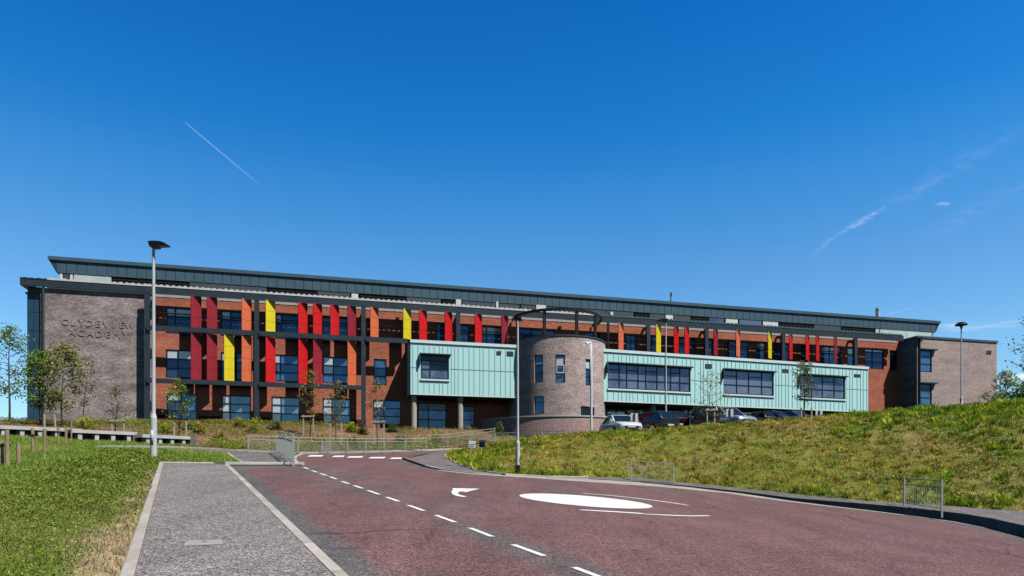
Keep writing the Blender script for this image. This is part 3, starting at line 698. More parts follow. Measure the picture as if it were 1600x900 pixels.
def window(pl, a0, a1, z0, z1, cols, rows, glass='glass', white=(), wall=None, back=-.10, fw=.095, white_frames=(), label=None, dark=(), merge=()):
    """frame (the part) with pane, blind and open-light sub-parts; cols/rows are relative sizes, rows from the top; white: cells with a pale blind"""
    if wall: wall.holes.append((a0, a1, z0, z1))
    fr = MB(pl.tf); W_, H_ = a1-a0, z1-z0; fd = back+.05
    def bx(mb, x0, x1, d0, d1, y0, y1): mb.box(x0, x1, d0, d1, y0, y1)
    bx(fr, a0, a0+fw, back-.04, fd, z0, z1); bx(fr, a1-fw, a1, back-.04, fd, z0, z1)
    bx(fr, a0+fw, a1-fw, back-.04, fd, z1-fw, z1); bx(fr, a0+fw, a1-fw, back-.04, fd, z0, z0+fw)
    cs = [0]; rs = [0]
    for c in cols: cs.append(cs[-1]+c/sum(cols))
    for r_ in rows: rs.append(rs[-1]+r_/sum(rows))
    X = [a0+fw/2+(W_-fw)*c for c in cs]; Y = [z1-fw/2-(H_-fw)*r_ for r_ in rs]; hw = fw*.45
    for c in X[1:-1]: bx(fr, c-hw, c+hw, back-.04, fd-.004, z0+fw, z1-fw)
    pn, bd, dk = MB(pl.tf), MB(pl.tf), MB(pl.tf); wf = MB(pl.tf)
    for i in range(len(cols)):
        x0, x1 = X[i]+hw, X[i+1]-hw
        for j in range(len(rows)):
            y1, y0 = Y[j], Y[j+1]
            if j < len(rows)-1 and not (j == 0 and i in merge): bx(fr, x0, x1, back-.04, fd-.008, y0-hw, y0+hw)
            if (i, j) in white:
                bx(bd, x0+.03, x1-.03, back-.03, back+.012, y0+.10, y1-.02)
            (dk if (i, j) in dark else pn).face([(x0, back, y0), (x1, back, y0), (x1, back, y1), (x0, back, y1)])
            if (i, j) in white_frames:
                for q in ((x0, x0+.06, y0, y1), (x1-.06, x1, y0, y1), (x0+.06, x1-.06, y0, y0+.06), (x0+.06, x1-.06, y1-.06, y1)): bx(wf, q[0], q[1], back+.02, back+.16, q[2], q[3])
    f = part(fr, 'window', M['win_frame'], label=label)
    part(pn, 'pane', M[glass], f)
    if dk.v: part(dk, 'pane', M['glass_dark'], f)
    if bd.v: part(bd, 'blind', M['blind'], f)
    if wf.v: part(wf, 'opening_light', M['win_white'], f)
    return f
WW = -1.24            # red brick wall plane, set back behind the fin frame
def flat(W): return Plane((0, -W), 0.0)
wall_pl = flat(WW); tz = lambda px, py: Z(px, py, -.2)
ROOF_T = Z(370, 456, 0); ROOF_B = Z(370, 467, 0)
red = Wall(wall_pl, U(239, WW), U(1436, WW), -1.6, ROOF_T-.25)
zt = lambda px, py: Z(px, py, WW)
T1, T0 = zt(266, 480.5), zt(266, 521); F1, F0 = zt(266, 546), zt(266, 590); G1, G0 = zt(266, 614.5), zt(266, 656)
def win(p0, p1, z0, z1, *a, **k): return window(wall_pl, U(p0, WW), U(p1, WW), z0, z1, *a, wall=red, **k)
# top floor
for p0, p1, cols, wh in ((259, 305, (1, 2.2), ((0, 0), (1, 0))), (345, 384, (1, 1.6), ((0, 0),)), (430, 470, (.7, 2.2), ((0, 0),)), (503.5, 547, (1, 1.4), ()), (682, 697, (1,), ()),
                         (717, 733, (1,), ()), (753, 786, (.5, 2), ((0, 0), (1, 0))), (811, 867, (1, 1, 1), ()), (912, 938, (1.6, 1), ()), (978, 994, (1, 1), ()), (1012, 1027, (1,), ()),
                         (1061, 1074, (1,), ()), (1080, 1087, (1,), ()), (1099, 1114, (1, 1), ()), (1136, 1151, (1,), ()), (1157, 1170, (1,), ()), (1182, 1196, (1,), ((0, 0),)),
                         (1209, 1222, (1,), ()), (1226, 1234, (1,), ()), (1252, 1263, (1,), ()), (1282, 1314, (1, 1.2), ((0, 0), (1, 0))), (1324, 1338, (1,), ((0, 0),))):
    win(p0, p1, T0, T1, cols, (.55, 1.1), white=wh, glass='glass')
win(1352, 1381, T0, T1, (1, 1.5), (.5, 1.7, 1.1), white=((0, 0), (1, 0)), glass='glass')
win(1390, 1402, T0, T1, (1,), (.5, 1, 1), glass='glass_dark')
# first floor
for p0, p1, cols, wh in ((259, 308, (.9, 1.5), ((0, 0), (1, 0))), (345, 390, (.6, 1.6), ((0, 0),)), (428, 467, (.55, 1.7), ((0, 0), (0, 1))), (504, 546, (1, 1.5), ((0, 0), (0, 1)))):
    win(p0, p1, F0, F1, cols, (1, 1, 1), white=wh)
win(584, 604, F0, F1, (1,), (1, 1, 1))
win(1353, 1366, zt(1353, 600), zt(1353, 633), (1,), (1, .8, 1.2), white=((0, 0),), dark=((0, 2),))
win(1390, 1404, zt(1390, 602), zt(1390, 634), (1,), (.8, 1, 1), white=((0, 0),))
# ground floor
win(260, 308, G0, G1, (1, 1.1), (.8, 1, 1), white=((0, 0),))
win(346, 392, G0, G1, (.6, 1.5), (1, 1, 1), white=((0, 0), (0, 1), (0, 2)), glass='glass_pale')
win(424, 468.5, G0, G1, (.7, 1.4), (1, 1, 1), white=((0, 0), (0, 1), (0, 2)), glass='glass_pale')
win(504, 548, G0, G1, (.7, 1.4), (1, 1, 1), white=((0, 0), (0, 1), (0, 2)), glass='glass_pale')
win(583, 627, G0, G1, (.8, 1.3), (1, 1, 1), white=((0, 0),))
win(653, 698, zt(653, 671), zt(653, 629), (.8, 1.4), (.7, 1, 1), dark=((0, 0), (1, 0)))
win(722, 742, zt(722, 671), zt(722, 634), (1,), (.5, 1, 1), dark=((0, 0),))
for p0, p1 in ((948, 978), (980, 1006), (1012, 1040), (1046, 1066), (1068, 1084), (1090, 1112)):
    win(p0, p1, zt(p0, 676), zt(p0, 638.5), (1, 1), (.55, 1, 1), glass='glass_pale' if p0 in (948, 1012) else 'glass', white=((0, 0), (1, 0)) if p0 in (980, 1068) else ())
red.build('red_brick_wall', M['red_brick'])
# dark band painted on the wall where the lower beam's shadow falls
mb = MB(wall_pl.tf)
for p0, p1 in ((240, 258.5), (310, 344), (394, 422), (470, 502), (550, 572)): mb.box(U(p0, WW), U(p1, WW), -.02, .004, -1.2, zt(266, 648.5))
part(mb, 'beam_shade_band', M['dark_brick'])
# side and back walls, roof slab
x0, x1 = U(239, WW), U(1436, WW)
mb = MB()
mb.box(U(66, -.55), x1+2, 1.5, 18, ROOF_T-.30, ROOF_T-.16)
part(mb, 'flat_roof', M['panel'])
mb = MB(); mb.box(U(44, -1.3), U(44, -1.3)+.3, 1.5, 18, -1.6, ROOF_T-.4); mb.box(U(44, -1.3), x1, 17.7, 18, -1.6, ROOF_T-.4)
part(mb, 'red_brick_wall', M['red_brick'])
# left-hand grey brick panel, drainpipe and blue cladding return
GW = -.95; gp = flat(GW)
gl, gr_ = U(63.5, GW), U(238.5, GW); GT = Z(120, 453, GW)
mb = MB(); mb.box(gl, gr_, -GW, -GW+.9, -1.6, GT); part(mb, 'grey_brick_wall', M['grey_brick'])
mb = MB(); mb.tube([(U(68.5, GW), -GW-.10, -1.3), (U(68.5, GW), -GW-.10, GT+.1)], .09, 8); part(mb, 'drainpipe', M['slate_dark'])
mb = MB(); bx0, bx1 = U(42, -1.2), U(63.4, -1.2); BT = Z(50, 447.5, -1.2)
rows = np.linspace(-1.4, BT-.55, 9)
for k in range(8):
    for q in range(2):
        a = bx0 + (bx1-bx0)*q/2; mb.box(a+.015, a+(bx1-bx0)/2-.015, 1.2, 1.3, rows[k]+.02, rows[k+1]-.02)
part(mb, 'blue_cladding', M['blue_clad'])
mb = MB(); mb.box(bx0+.02, bx1, 1.28, 1.5, -1.4, BT); mb.box(bx0-.1, bx1, 1.15, 1.27, BT-.62, BT-.48); part(mb, 'cladding_backing', M['slate_dark'])
# raised letters on the grey wall
def letters(txt, px0, px1, py, hpx):
    hz = hpx/F*facade((px0+px1)/2, GW).y; a0, a1 = U(px0, GW), U(px1, GW); n = len(txt); step = (a1-a0)/(n-1)
    for i, ch in enumerate(txt):
        cu = bpy.data.curves.new('letter', 'FONT'); cu.body = ch; cu.size = 1.0; cu.extrude = .022; cu.align_x = 'CENTER'; cu.resolution_u = 3
        t = bpy.data.objects.new('letter', cu); COL.objects.link(t)
        bpy.context.view_layer.update()
        me = bpy.data.meshes.new_from_object(t.evaluated_get(bpy.context.evaluated_depsgraph_get())); COL.objects.unlink(t); bpy.data.objects.remove(t)
        o = bpy.data.objects.new('letter', me); COL.objects.link(o); me.materials.clear(); me.materials.append(M['lettering'])
        ys = [v.co.y for v in me.vertices]; s = hz/(max(ys)-min(ys)); pxl = px0+(px1-px0)*i/(n-1)
        o.parent = school; o.rotation_euler = (R(90), 0, 0); o.scale = (s*1.08, s, 1)
        o.location = (a0+step*i, -GW-.023, Z(pxl, py+(i/(n-1))*(px1-px0)*.052, GW))
letters('CLYDEVIEW', 101.5, 203, 508, 9.5)
letters('ACADEMY', 112.5, 196.5, 524.5, 9.5)

# ---- roof edge: dark beam with bright gutter, inner pale rail
LW = -.72; LT, LB = Z(120, 439.8, LW), Z(120, 450.8, LW); rl = U(31, LW); rm = U(231, LW)   # over the lettered wall the roof edge lies back above the wall itself
mb = MB(); mb.box(U(226.5, 0), U(1412, 0), .0, .07, ROOF_B, ROOF_T-.02); part(mb, 'roof_beam', M['frame'])
mb = MB(); mb.box(rl, rm, -LW, -LW+.07, LB, LT-.02); mb.box(rl, rl+.25, -LW+.07, 8, LB, LT-.02); part(mb, 'roof_beam', M['frame'])
mb = MB(); mb.box(U(240, -.6), U(1400, -.6), .50, .76, ROOF_B-.10, ROOF_T-.24); part(mb, 'inner_beam', M['rail_pale'])
mb = MB(); mb.box(rl+.25, U(239, -.8), -LW+.07, 1.3, LB+.1, LB+.16); part(mb, 'eaves_soffit', M['slate_dark'])
def gutter(p0, p1, m, h, W=0, T=None):
    T = ROOF_T if T is None else T; mb = MB(); a, b = U(p0, W), U(p1, W); n = int((b-a)/.22)
    for k in range(n):
        q = a+(b-a)*k/n; hh = h*(1 if k % 2 else .68)*random.uniform(.86, 1.06); mb.box(q, q+(b-a)/n-.004, -W-.03, -W+.075, T-.02, T-.02+hh)
    part(mb, 'gutter', m)
gutter(226.5, 936, M['gutter'], .21); gutter(74, 229, M['gutter'], .20, LW, LT); gutter(31, 74, M['slate_dark'], .10, LW, LT); gutter(936, 1410, M['slate'], .17)
mb = MB()  # pale tube put in for the slit of sunlight on the top storey wall
pz = zt(250, 488.8); mb.tube([(U(241, WW), -WW-.06, pz), (U(800, WW), -WW-.06, pz)], .035, 6); mb.tube([(U(950, WW), -WW-.06, pz), (U(1320, WW), -WW-.06, pz)], .035, 6); part(mb, 'sunlit_slit', M['rail_pale'])
# dark recessed brick band between the top-floor windows
# ---- columns and beams of the fin frame
mb_z = -1.4
COLS = (229.5, 401, 568, 716, 1013, 1104, 1224, 1337)
for px in COLS:
    mb = MB(); w = .185; c = U(px, -.1); mb.box(c-w, c+w, .02, .36, mb_z, ROOF_B-.003)
    if px > 300: mb.box(c-.08, c+.08, .36, 1.24, ROOF_B-.30, ROOF_B-.06)
    # curved bracket to the wall
    arc = [(c, .30+.95*(1-math.cos(t)), ROOF_B-.10-1.1*(1-math.sin(t))) for t in np.linspace(math.pi/2, 0, 7)]
    for p, q in zip(arc[:-1], arc[1:]): mb.bar(p, q, .12)
    part(mb, 'frame_column', M['frame'])
mb = MB(); c = U(950, -.1); mb.box(c-.09, c+.09, .0, .18, 4, ROOF_B); part(mb, 'frame_column', M['black'])
B2b, B2t = Z(300, 519.6, 0), Z(300, 511.8, 0); B1b, B1t = Z(300, 600.2, 0), Z(300, 593.2, 0)
def beam(p0, p1, b, t):
    a, c = U(p0, 0), U(p1, 0); mb = MB(); stops = [a] + [U(p, -.1) for p in COLS if U(p0, 0) < U(p, -.1) < U(p1, 0)] + [c]
    for k, (q, r_) in enumerate(zip(stops[:-1], stops[1:])): mb.box(q+(.19 if k else 0), r_-.19, -.12, .10, b, t)
    part(mb, 'frame_beam', M['frame'])
beam(229.5, 640, B2b, B2t); beam(229.5, 568, B1b, B1t)
# ---- fins
FT, FB = Z(300, 460.5, .05)-.02, B2t+.0; FT2, FB2 = B2b-.0, B1t
fe = Vector((.834, .551, 0)).normalized(); fn = Vector((fe.y, -fe.x, 0)); FL = .86
def fin(px, z0, z1, m, lab):
    a = Vector((U(px, .08), -.08, 0)); mb = MB(); t = .035
    p = [a-fn*t, a+fe*FL-fn*t, a+fe*FL+fn*t, a+fn*t]; z0 += .02; z1 -= .02; st = int(round((z1-z0)/.9))
    i0 = [mb.pt((v.x, v.y, z0)) for v in p]; i1 = [mb.pt((v.x, v.y, z1)) for v in p]
    mb.f += [i0[::-1], i1] + [[i0[k], i0[(k+1) % 4], i1[(k+1) % 4], i1[k]] for k in range(4)]; mb.mi += [0]*6
    mid = a+fe*FL*.5; mb.cur = 1; t2 = t+.006; A2 = a-fe*.004; B2 = a+fe*(FL+.004)
    for q in range(1, st):
        zz = z0+(z1-z0)*q/st; i0 = [mb.pt((v.x, v.y, zz-.012)) for v in (A2-fn*t2, B2-fn*t2, B2+fn*t2, A2+fn*t2)]; i1 = [mb.pt((v.x, v.y, zz+.012)) for v in (A2-fn*t2, B2-fn*t2, B2+fn*t2, A2+fn*t2)]
        mb.f += [i0[::-1], i1] + [[i0[k], i0[(k+1) % 4], i1[(k+1) % 4], i1[k]] for k in range(4)]; mb.mi += [1]*6
    mb.tube([(mid.x, mid.y, z0-.12), (mid.x, mid.y, z1+.12)], .025, 6)
    part(mb, 'fin', [M[m], M['finj_'+m[4:]]], label=lab)
D_, R_, O_, Y_ = ('fin_dark_red', 'dark red sun fin'), ('fin_red', 'bright red sun fin'), ('fin_orange', 'orange sun fin'), ('fin_yellow', 'yellow sun fin')
for px, (m, l) in ((298,D_),(323,D_),(377.5,O_),(415,Y_),(466,R_),(489,R_),(516,R_),(543,D_),(578.5,O_),(630,Y_),(655,R_),(695,R_),(742,R_),(783.5,D_),(966,O_),(1025,Y_),
                   (1053,R_),(1069.5,R_),(1115,D_),(1150,O_),(1200,Y_),(1233,R_),(1259,R_),(1275,R_),(1303,D_)): fin(px, FB, FT, m, l)
for px, (m, l) in ((298,D_),(323,D_),(350,Y_),(377.5,O_),(415,R_),(466,R_),(489,D_),(543,O_)): fin(px, FB2, FT2, m, l)

# ---- set-back upper storey
CW = -4.76; FWd = -4.72
ct, cb = Z(600, 438.5, FWd), Z(600, 460.6, FWd); fl, fr_ = U(88, FWd), U(1462, FWd)
mb = MB(); n = 118
for k in range(n):
    a, b = fl+(fr_-fl)*k/n, fl+(fr_-fl)*(k+1)/n
    mb.box(a+.02, b-.02, -FWd, -FWd+.06, cb, ct-.30)
part(mb, 'fascia', M['slate'])
mb = MB(); mb.box(fl+.05, fr_-.05, -FWd+.06, -FWd+.5, cb+.02, ct-.25)
for xa, sgn in ((fl, -1), (fr_, 1)):   # overhanging ends, tapering downward
    e = xa+sgn*.55
    p = [(xa, -FWd, cb), (xa, -FWd, ct-.3), (e, -FWd, ct-.3), (xa, 14, cb), (xa, 14, ct-.3), (e, 14, ct-.3)]
    i = [mb.pt(v) for v in p]; mb.f += [[i[0], i[1], i[2]], [i[3], i[5], i[4]], [i[0], i[2], i[5], i[3]], [i[1], i[4], i[5], i[2]]]; mb.mi += [0]*4
part(mb, 'fascia_backing', M['slate_dark'])
mb = MB(); mb.box(fl-.6, fr_+.6, -FWd-.12, 16, ct-.30, ct); part(mb, 'upper_roof', M['slate'])
cl, cr = U(92, CW), U(1459, CW); z0c = ROOF_T-.2
mb = MB(); mb.box(cl, cr, -CW+.16, -CW+9, z0c, cb+.05); part(mb, 'upper_wall', M['slate_dark'])
def cpart(p0, p1, kind):
    a, b = U(p0, CW), U(p1, CW); mb = MB()
    if kind == 'louvre':
        mb.box(a, b, -CW+.08, -CW+.118, z0c, cb+.03); q = part(mb, 'louvre', M['louvre']); ms = MB(); z = z0c+.1
        while z < cb-.1: ms.box(a+.02, b-.02, -CW-.02, -CW+.07, z, z+.05); z += .17
        part(ms, 'slat', M['slat'], q)
    else:
        k = max(1, int((b-a)/2.6))
        for i in range(k): mb.box(a+(b-a)*i/k+.02, a+(b-a)*(i+1)/k-.02, -CW, -CW+.117, z0c, cb+.03)
        part(mb, {'white': 'white_panel', 'pale': 'frosted_glazing', 'glass': 'upper_window', 'panel': 'grey_panel'}[kind], M[{'white': 'white_panel', 'pale': 'pale_glass', 'glass': 'glass_box', 'panel': 'panel'}[kind]])
for q in ((93, 98, 'white'), (99, 108, 'panel'), (109, 114, 'white'), (115, 174, 'pale'), (175, 294, 'louvre'), (296, 417, 'panel'), (419, 494, 'louvre'), (496, 547, 'panel'), (549, 560, 'white'), (562, 633, 'louvre'),
          (635, 689, 'panel'), (691, 713, 'louvre'), (722, 812, 'panel'), (814, 990, 'panel'), (992, 1014, 'louvre'), (1015, 1039, 'panel'), (1040, 1052, 'white'), (1053, 1079, 'panel'), (1080, 1107, 'louvre'),
          (1108, 1132, 'glass'), (1134, 1153, 'white'), (1155, 1190, 'glass'), (1192, 1216, 'white'), (1217, 1271, 'louvre'), (1272, 1314, 'panel'), (1315, 1366, 'louvre'), (1368, 1374, 'pale'), (1375, 1456, 'pale')): cpart(*q)
# roof vents and upstands standing on the flat roof edge
for p0, p1, py0, py1 in ((712.5, 720.5, 467.5, 480), (775.5, 778.5, 471, 484), (838, 853, 476, 482), (954, 958, 487, 500), (1170.5, 1172, 508, 514)):
    mb = MB(); a, b = U(p0, -1.6), U(p1, -1.6); mb.box(a, b, 1.6, 2.0, Z(p0, py1, -1.6)-.6, Z(p0, py0, -1.6)); part(mb, 'roof_vent', M['white_panel'])
mb = MB(); c = U(1371.5, -9); zz = Z(1371.5, 481.5, -9); mb.tube([(c, 9, ct-.5), (c, 9, zz)], .27, 14); mb.tube([(c, 9, zz-.30), (c, 9, zz-.25)], .30, 14); part(mb, 'flue', M['flue'], smooth=False)
mb = MB(); c = U(1048, -8); zz = Z(1048, 456, -8); mb.tube([(c, 8, ct-.1), (c, 8, zz)], [.09, .05], 6); mb.box(c-.06, c+.14, 7.95, 8.05, zz-.5, zz-.1); part(mb, 'aerial', M['slate_dark'])
# wall lamps on the red brick
for px, py, W in ((621, 498, WW), (874.5, 511.5, WW)):
    mb = MB(); a, z = bl(px, py, W); mb.box(a-.14, a+.14, 1.10, 1.24, z-.12, z+.10); mb.tube([(a, 1.14, z), (a, 0.98, z-.03)], [.16, .12], 8); part(mb, 'wall_lamp', M['diffuser'])

# ---- turquoise boxes
def cbox(name_lab, pl, a0, a1, z0, z1, deep, wins, vents, seam):
    w = Wall(pl, a0, a1, z0, z1)
    fr = []
    for (p0, p1, y0, y1, cols, rows, kw) in wins:
        b0, zt_ = pl.px(p0, y0); b1, _ = pl.px(p1, y0); _, zb = pl.px(p0, y1)
        window(pl, b0, b1, zb, zt_, cols, rows, wall=w, back=-.12, **kw)
        mb = MB(pl.tf); mb.box(b0-.12, b1+.14, .0, .34, zt_+.01, zt_+.10); mb.box(b0-.16, b0-.05, -.02, .30, zt_-.9, zt_+.01)
        part(mb, 'window_hood', M['slate_dark'])
        mb = MB(pl.tf); mb.box(b0-.05, b1+.05, .0, .10, zb-.16, zb-.01); part(mb, 'window_sill', M['teal_trim'])
    mb = MB(pl.tf)
    mb.box(a0, a0+.02, -deep, -.004, z0, z1); part(mb, 'turquoise_side', M['teal'])
    mb = MB(pl.tf); mb.box(a1-.02, a1, -deep, -.004, z0, z1); part(mb, 'turquoise_side', M['teal'])
    def seams(mb):
        x = a0+.2
        while x < a1-.1:
            segs = [(z0+.02, z1-.2)]
            for h in w.holes:
                if h[0]-.08 < x < h[1]+.08: segs = [q for g0, g1 in segs for q in ((g0, min(g1, h[2]-.18)), (max(g0, h[3]+.12), g1)) if q[1]-q[0] > .05]
            for g0, g1 in segs: mb.box(x-.013, x+.013, .0, .036, g0, g1)
            x += random.choice(seam)
        zj = z0+(z1-z0)*.495
        xs = [a0] + [v for h in sorted(w.holes) for v in (h[0]-.1, h[1]+.1)] + [a1]
        for q, r_ in zip(xs[::2], xs[1::2]): mb.box(q+.02, r_-.02, .001, .026, zj-.02, zj+.02)
    w.build('turquoise_cladding', [M['teal'], M['teal_seam']], extra=seams)
    mb = MB(pl.tf); mb.box(a0-.03, a1+.03, -.35, .09, z1-.20, z1+.06); mb.box(a0-.01, a1+.01, -.10, .05, z0-.08, z0+.02); part(mb, 'parapet_trim', M['teal_trim'])
    mb = MB(pl.tf); mb.box(a0+.04, a1-.04, -deep, -.12, z0-.05, z0+.01); part(mb, 'soffit', M['soffit'])
    mb = MB(pl.tf); mb.box(a0+.04, a1-.04, -deep, -.36, z1-.35, z1-.22); part(mb, 'flat_roof', M['panel'])
    for p0, p1, y0, y1 in vents:
        mb = MB(pl.tf); b0, zt_ = pl.px(p0, y0); b1, zb = pl.px(p1, y1); zb = pl.px(p0, y1)[1]; mb.box(b0, b1, .0, .05, zb, zt_); z = zb+.04
        part(mb, 'wall_vent', M['slate_dark'])
BW1 = 1.6; p1_ = flat(BW1); a0, zt1 = p1_.px(641.5, 531.5); a1, _ = p1_.px(811, 531); _, zb1 = p1_.px(641.5, 615)
cbox('left', p1_, a0, a1, zb1, zt1, 2.8, [(657.5, 701.5, 554, 591.5, (.8, 1.7), (.6, 1, 1.1), dict(glass='glass_box', dark=((1, 0), (0, 0), (1, 1)), white_frames=()))], [(776, 783, 548.5, 554), (792, 802, 549, 555.5)], (.30, .44, .44, .52))
a0, _ = p1_.px(1, 1)
q0 = facade(932, 2.7); q1 = facade(1356.5, .75); l0 = Vector(((q0-P0).dot(u_), -(q0-P0).dot(n_), 0)); l1 = Vector(((q1-P0).dot(u_), -(q1-P0).dot(n_), 0))
p2_ = Plane((l0.x, l0.y), math.atan2(l1.y-l0.y, l1.x-l0.x)); L2 = (l1-l0).length
_, zt2 = p2_.px(933, 545.5); _, zb2 = p2_.px(933, 625.5)
bxw = dict(glass='glass_box')
cbox('right', p2_, 0, L2, zb2, zt2, 1.9, [(949.5, 1079, 567.5, 606.5, (1, .66, 1, .7, 1, .75, .5, .85, .9), (.62, 1.1, 1), dict(glass='glass_box', merge=(1, 3, 5, 6, 8))), (1130.5, 1209, 577.5, 615, (1, .9, 1, .85), (.6, 1, 1), dict(glass='glass_box', merge=(1, 3))), (1250, 1320.5, 585.5, 620.5, (1, .9, 1, .85), (.6, 1, 1), dict(glass='glass_box', merge=(1, 3)))],
     [(1102, 1111.5, 568.5, 575), (1222.5, 1232, 576.5, 581.5), (1334.5, 1344, 584.5, 588.5)], (.34, .46, .46, .60))
# deeper soffit and side filling behind box 2 to the wall
mb = MB(); mb.box(l0.x+1, l1.x-.3, -.75, 1.22, zb2-.02, zb2+.04); part(mb, 'soffit', M['soffit'])
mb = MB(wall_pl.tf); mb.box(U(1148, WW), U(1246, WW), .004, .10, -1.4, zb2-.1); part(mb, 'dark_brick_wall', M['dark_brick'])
# round concrete columns
for px, py, W in ((646.5, 671.5, 1.1), (719, 673.5, 1.1)):
    a, z = bl(px, py, W); mb = MB(); mb.tube([(a, -W, z-.6), (a, -W, zb1-.05)], .255, 20); part(mb, 'round_column', M['column'], smooth=False)
for px in (1020.5,):
    a = U(px, 1.2); mb = MB(); mb.tube([(a, -1.2, -2), (a, -1.2, zb2-.05)], .24, 18); part(mb, 'round_column', M['column'])
a0, a1 = U(640, 1.0), U(800, .6); mb = MB(); mb.box(a0, a1, -2.0, 1.2, -1.5, Z(660, 671.8, 1.4)-.06); part(mb, 'paved_plinth', M['concrete'])

# ---- round tower with ring canopy
TR = 4.45; tc = (U(870, 0), 0.0); TT = Z(870, 521.5, TR)
def cyl(mb, r, z0, z1, t0=0, t1=2*math.pi, n=72):
    for k in range(n):
        a, b = t0+(t1-t0)*k/n, t0+(t1-t0)*(k+1)/n
        mb.face([(r*math.sin(a), -r*math.cos(a), z0), (r*math.sin(b), -r*math.cos(b), z0), (r*math.sin(b), -r*math.cos(b), z1), (r*math.sin(a), -r*math.cos(a), z1)])
def tpix(px, py):   # pixel -> angle and height on the drum
    d = Vector(((px-CX)/F, 1, 0)); c = P0 + u_*tc[0]
    A_ = d.dot(d); B_ = d.dot(c); C_ = c.dot(c)-TR*TR; disc = max(0, B_*B_-A_*C_); t = (B_-math.sqrt(disc))/A_; q = d*t-c
    return math.atan2(q.dot(u_), q.dot(n_)), (HY-py)/F*(d*t).y - ZB
def drum_part(name, m, mb, parent=school, smooth=False):
    o = mb.build(name, m, parent, smooth)
    if parent is school: o.location = (tc[0], tc[1], 0)
    return o
tw = [(835, 848.5, 555, 598, 'a'), (868, 883, 554, 598, 'b'), (915, 923.5, 560.5, 602, 'c'), (834.5, 850, 619.5, 647, 'd'), (907.5, 928.5, 634.5, 650, 'v')]
holes = []
for p0, p1, y0, y1, kd in tw:
    t0, z1 = tpix(p0, y0); t1, _ = tpix(p1, y0); _, z0 = tpix(p0, y1); holes.append((t0, t1, z0, z1, kd))
mb = MB(); NT = 180; zs = sorted({-1.6, TT-.12} | {h[k] for h in holes for k in (2, 3)})
ths = sorted(set(np.linspace(-math.pi, math.pi, NT+1)) | {h[k] for h in holes for k in (0, 1)})
for a, b in zip(ths[:-1], ths[1:]):
    if b-a < 1e-5: continue
    for z0, z1 in zip(zs[:-1], zs[1:]):
        if any(h[0] < (a+b)/2 < h[1] and h[2] < (z0+z1)/2 < h[3] for h in holes): continue
        mb.face([(TR*math.sin(a), -TR*math.cos(a), z0), (TR*math.sin(b), -TR*math.cos(b), z0), (TR*math.sin(b), -TR*math.cos(b), z1), (TR*math.sin(a), -TR*math.cos(a), z1)])
P3 = lambda t, r_, z: (r_*math.sin(t), -r_*math.cos(t), z)
for t0, t1, z0, z1, kd in holes:
    for p, q in (((t0, z0), (t0, z1)), ((t0, z1), (t1, z1)), ((t1, z1), (t1, z0)), ((t1, z0), (t0, z0))):
        mb.face([P3(p[0], TR, p[1]), P3(q[0], TR, q[1]), P3(q[0], TR-.2, q[1]), P3(p[0], TR-.2, p[1])])
drum_part('round_tower_wall', M['tower_brick'], mb)
for t0, t1, z0, z1, kd in holes:
    mb = MB(lambda t, d, z: P3(t, TR-.14+d, z)); e = .07/TR; gm = MB(mb.tf); bm = MB(mb.tf); wm = MB(mb.tf)
    mb.box(t0, t0+e, -.04, .05, z0, z1); mb.box(t1-e, t1, -.04, .05, z0, z1); mb.box(t0+e, t1-e, -.04, .05, z1-.07, z1); mb.box(t0+e, t1-e, -.04, .05, z0, z0+.07)
    h = z1-z0
    if kd == 'v':
        for k in range(5): mb.box(t0+e, t1-e, -.02, .03, z0+.07+k*h/5, z0+.11+k*h/5)
        gm.face([(t0, 0, z0), (t1, 0, z0), (t1, 0, z1), (t0, 0, z1)])
    else:
        r1, r2 = z1-h*.36, z0+h*.34
        mb.box(t0+e, t1-e, -.04, .04, r1-.03, r1+.03)
        if kd != 'd': mb.box(t0+e, t1-e, -.04, .04, r2-.03, r2+.03)
        gm.face([(t0, 0, z0), (t1, 0, z0), (t1, 0, z1), (t0, 0, z1)])
        if kd in 'bc': bm.box(t0+e, t1-e, .0, .012, r1+.04, z1-.25)
        if kd in 'a': bm.box(t0+e, t1-e, .0, .012, r1+.05, r1+.22)
        if kd == 'b':   # one light tilted open
            for q in ((t0+e, t0+2*e, r2, r1), (t1-2*e, t1-e, r2, r1)): wm.box(q[0], q[1], .10, .18, q[2], q[3])
            for q in ((r2, r2+.09), (r1-.09, r1)): wm.box(t0+2*e, t1-2*e, .10, .18, *q)
    f = drum_part('window', M['win_frame'], mb); drum_part('pane', M['glass_dark' if kd == 'v' else 'glass'], gm, f)
    if bm.v: drum_part('blind', M['blind'], bm, f)
    if wm.v: drum_part('opening_light', M['win_white'], wm, f)
mb = MB(); 
for k in range(96):
    a, b = 2*math.pi*k/96, 2*math.pi*(k+1)/96
    for r0, r1_, z0, z1 in ((TR-.3, TR+.06, TT-.12, TT),):
        mb.face([P3(a, r1_, z0), P3(b, r1_, z0), P3(b, r1_, z1), P3(a, r1_, z1)]); mb.face([P3(a, r1_, z1), P3(b, r1_, z1), P3(b, r0, z1), P3(a, r0, z1)]); mb.face([P3(a, r1_, z0), P3(a, r0, z0), P3(b, r0, z0), P3(b, r1_, z0)])
drum_part('tower_coping', M['slate_dark'], mb)
mb = MB(); mb.face([P3(2*math.pi*k/48, TR-.05, TT-.3) for k in range(48)]); drum_part('flat_roof', M['panel'], mb)
RR = 4.15; RT = Z(866, 479.5, RR); RBm = RT-.23
mb = MB()
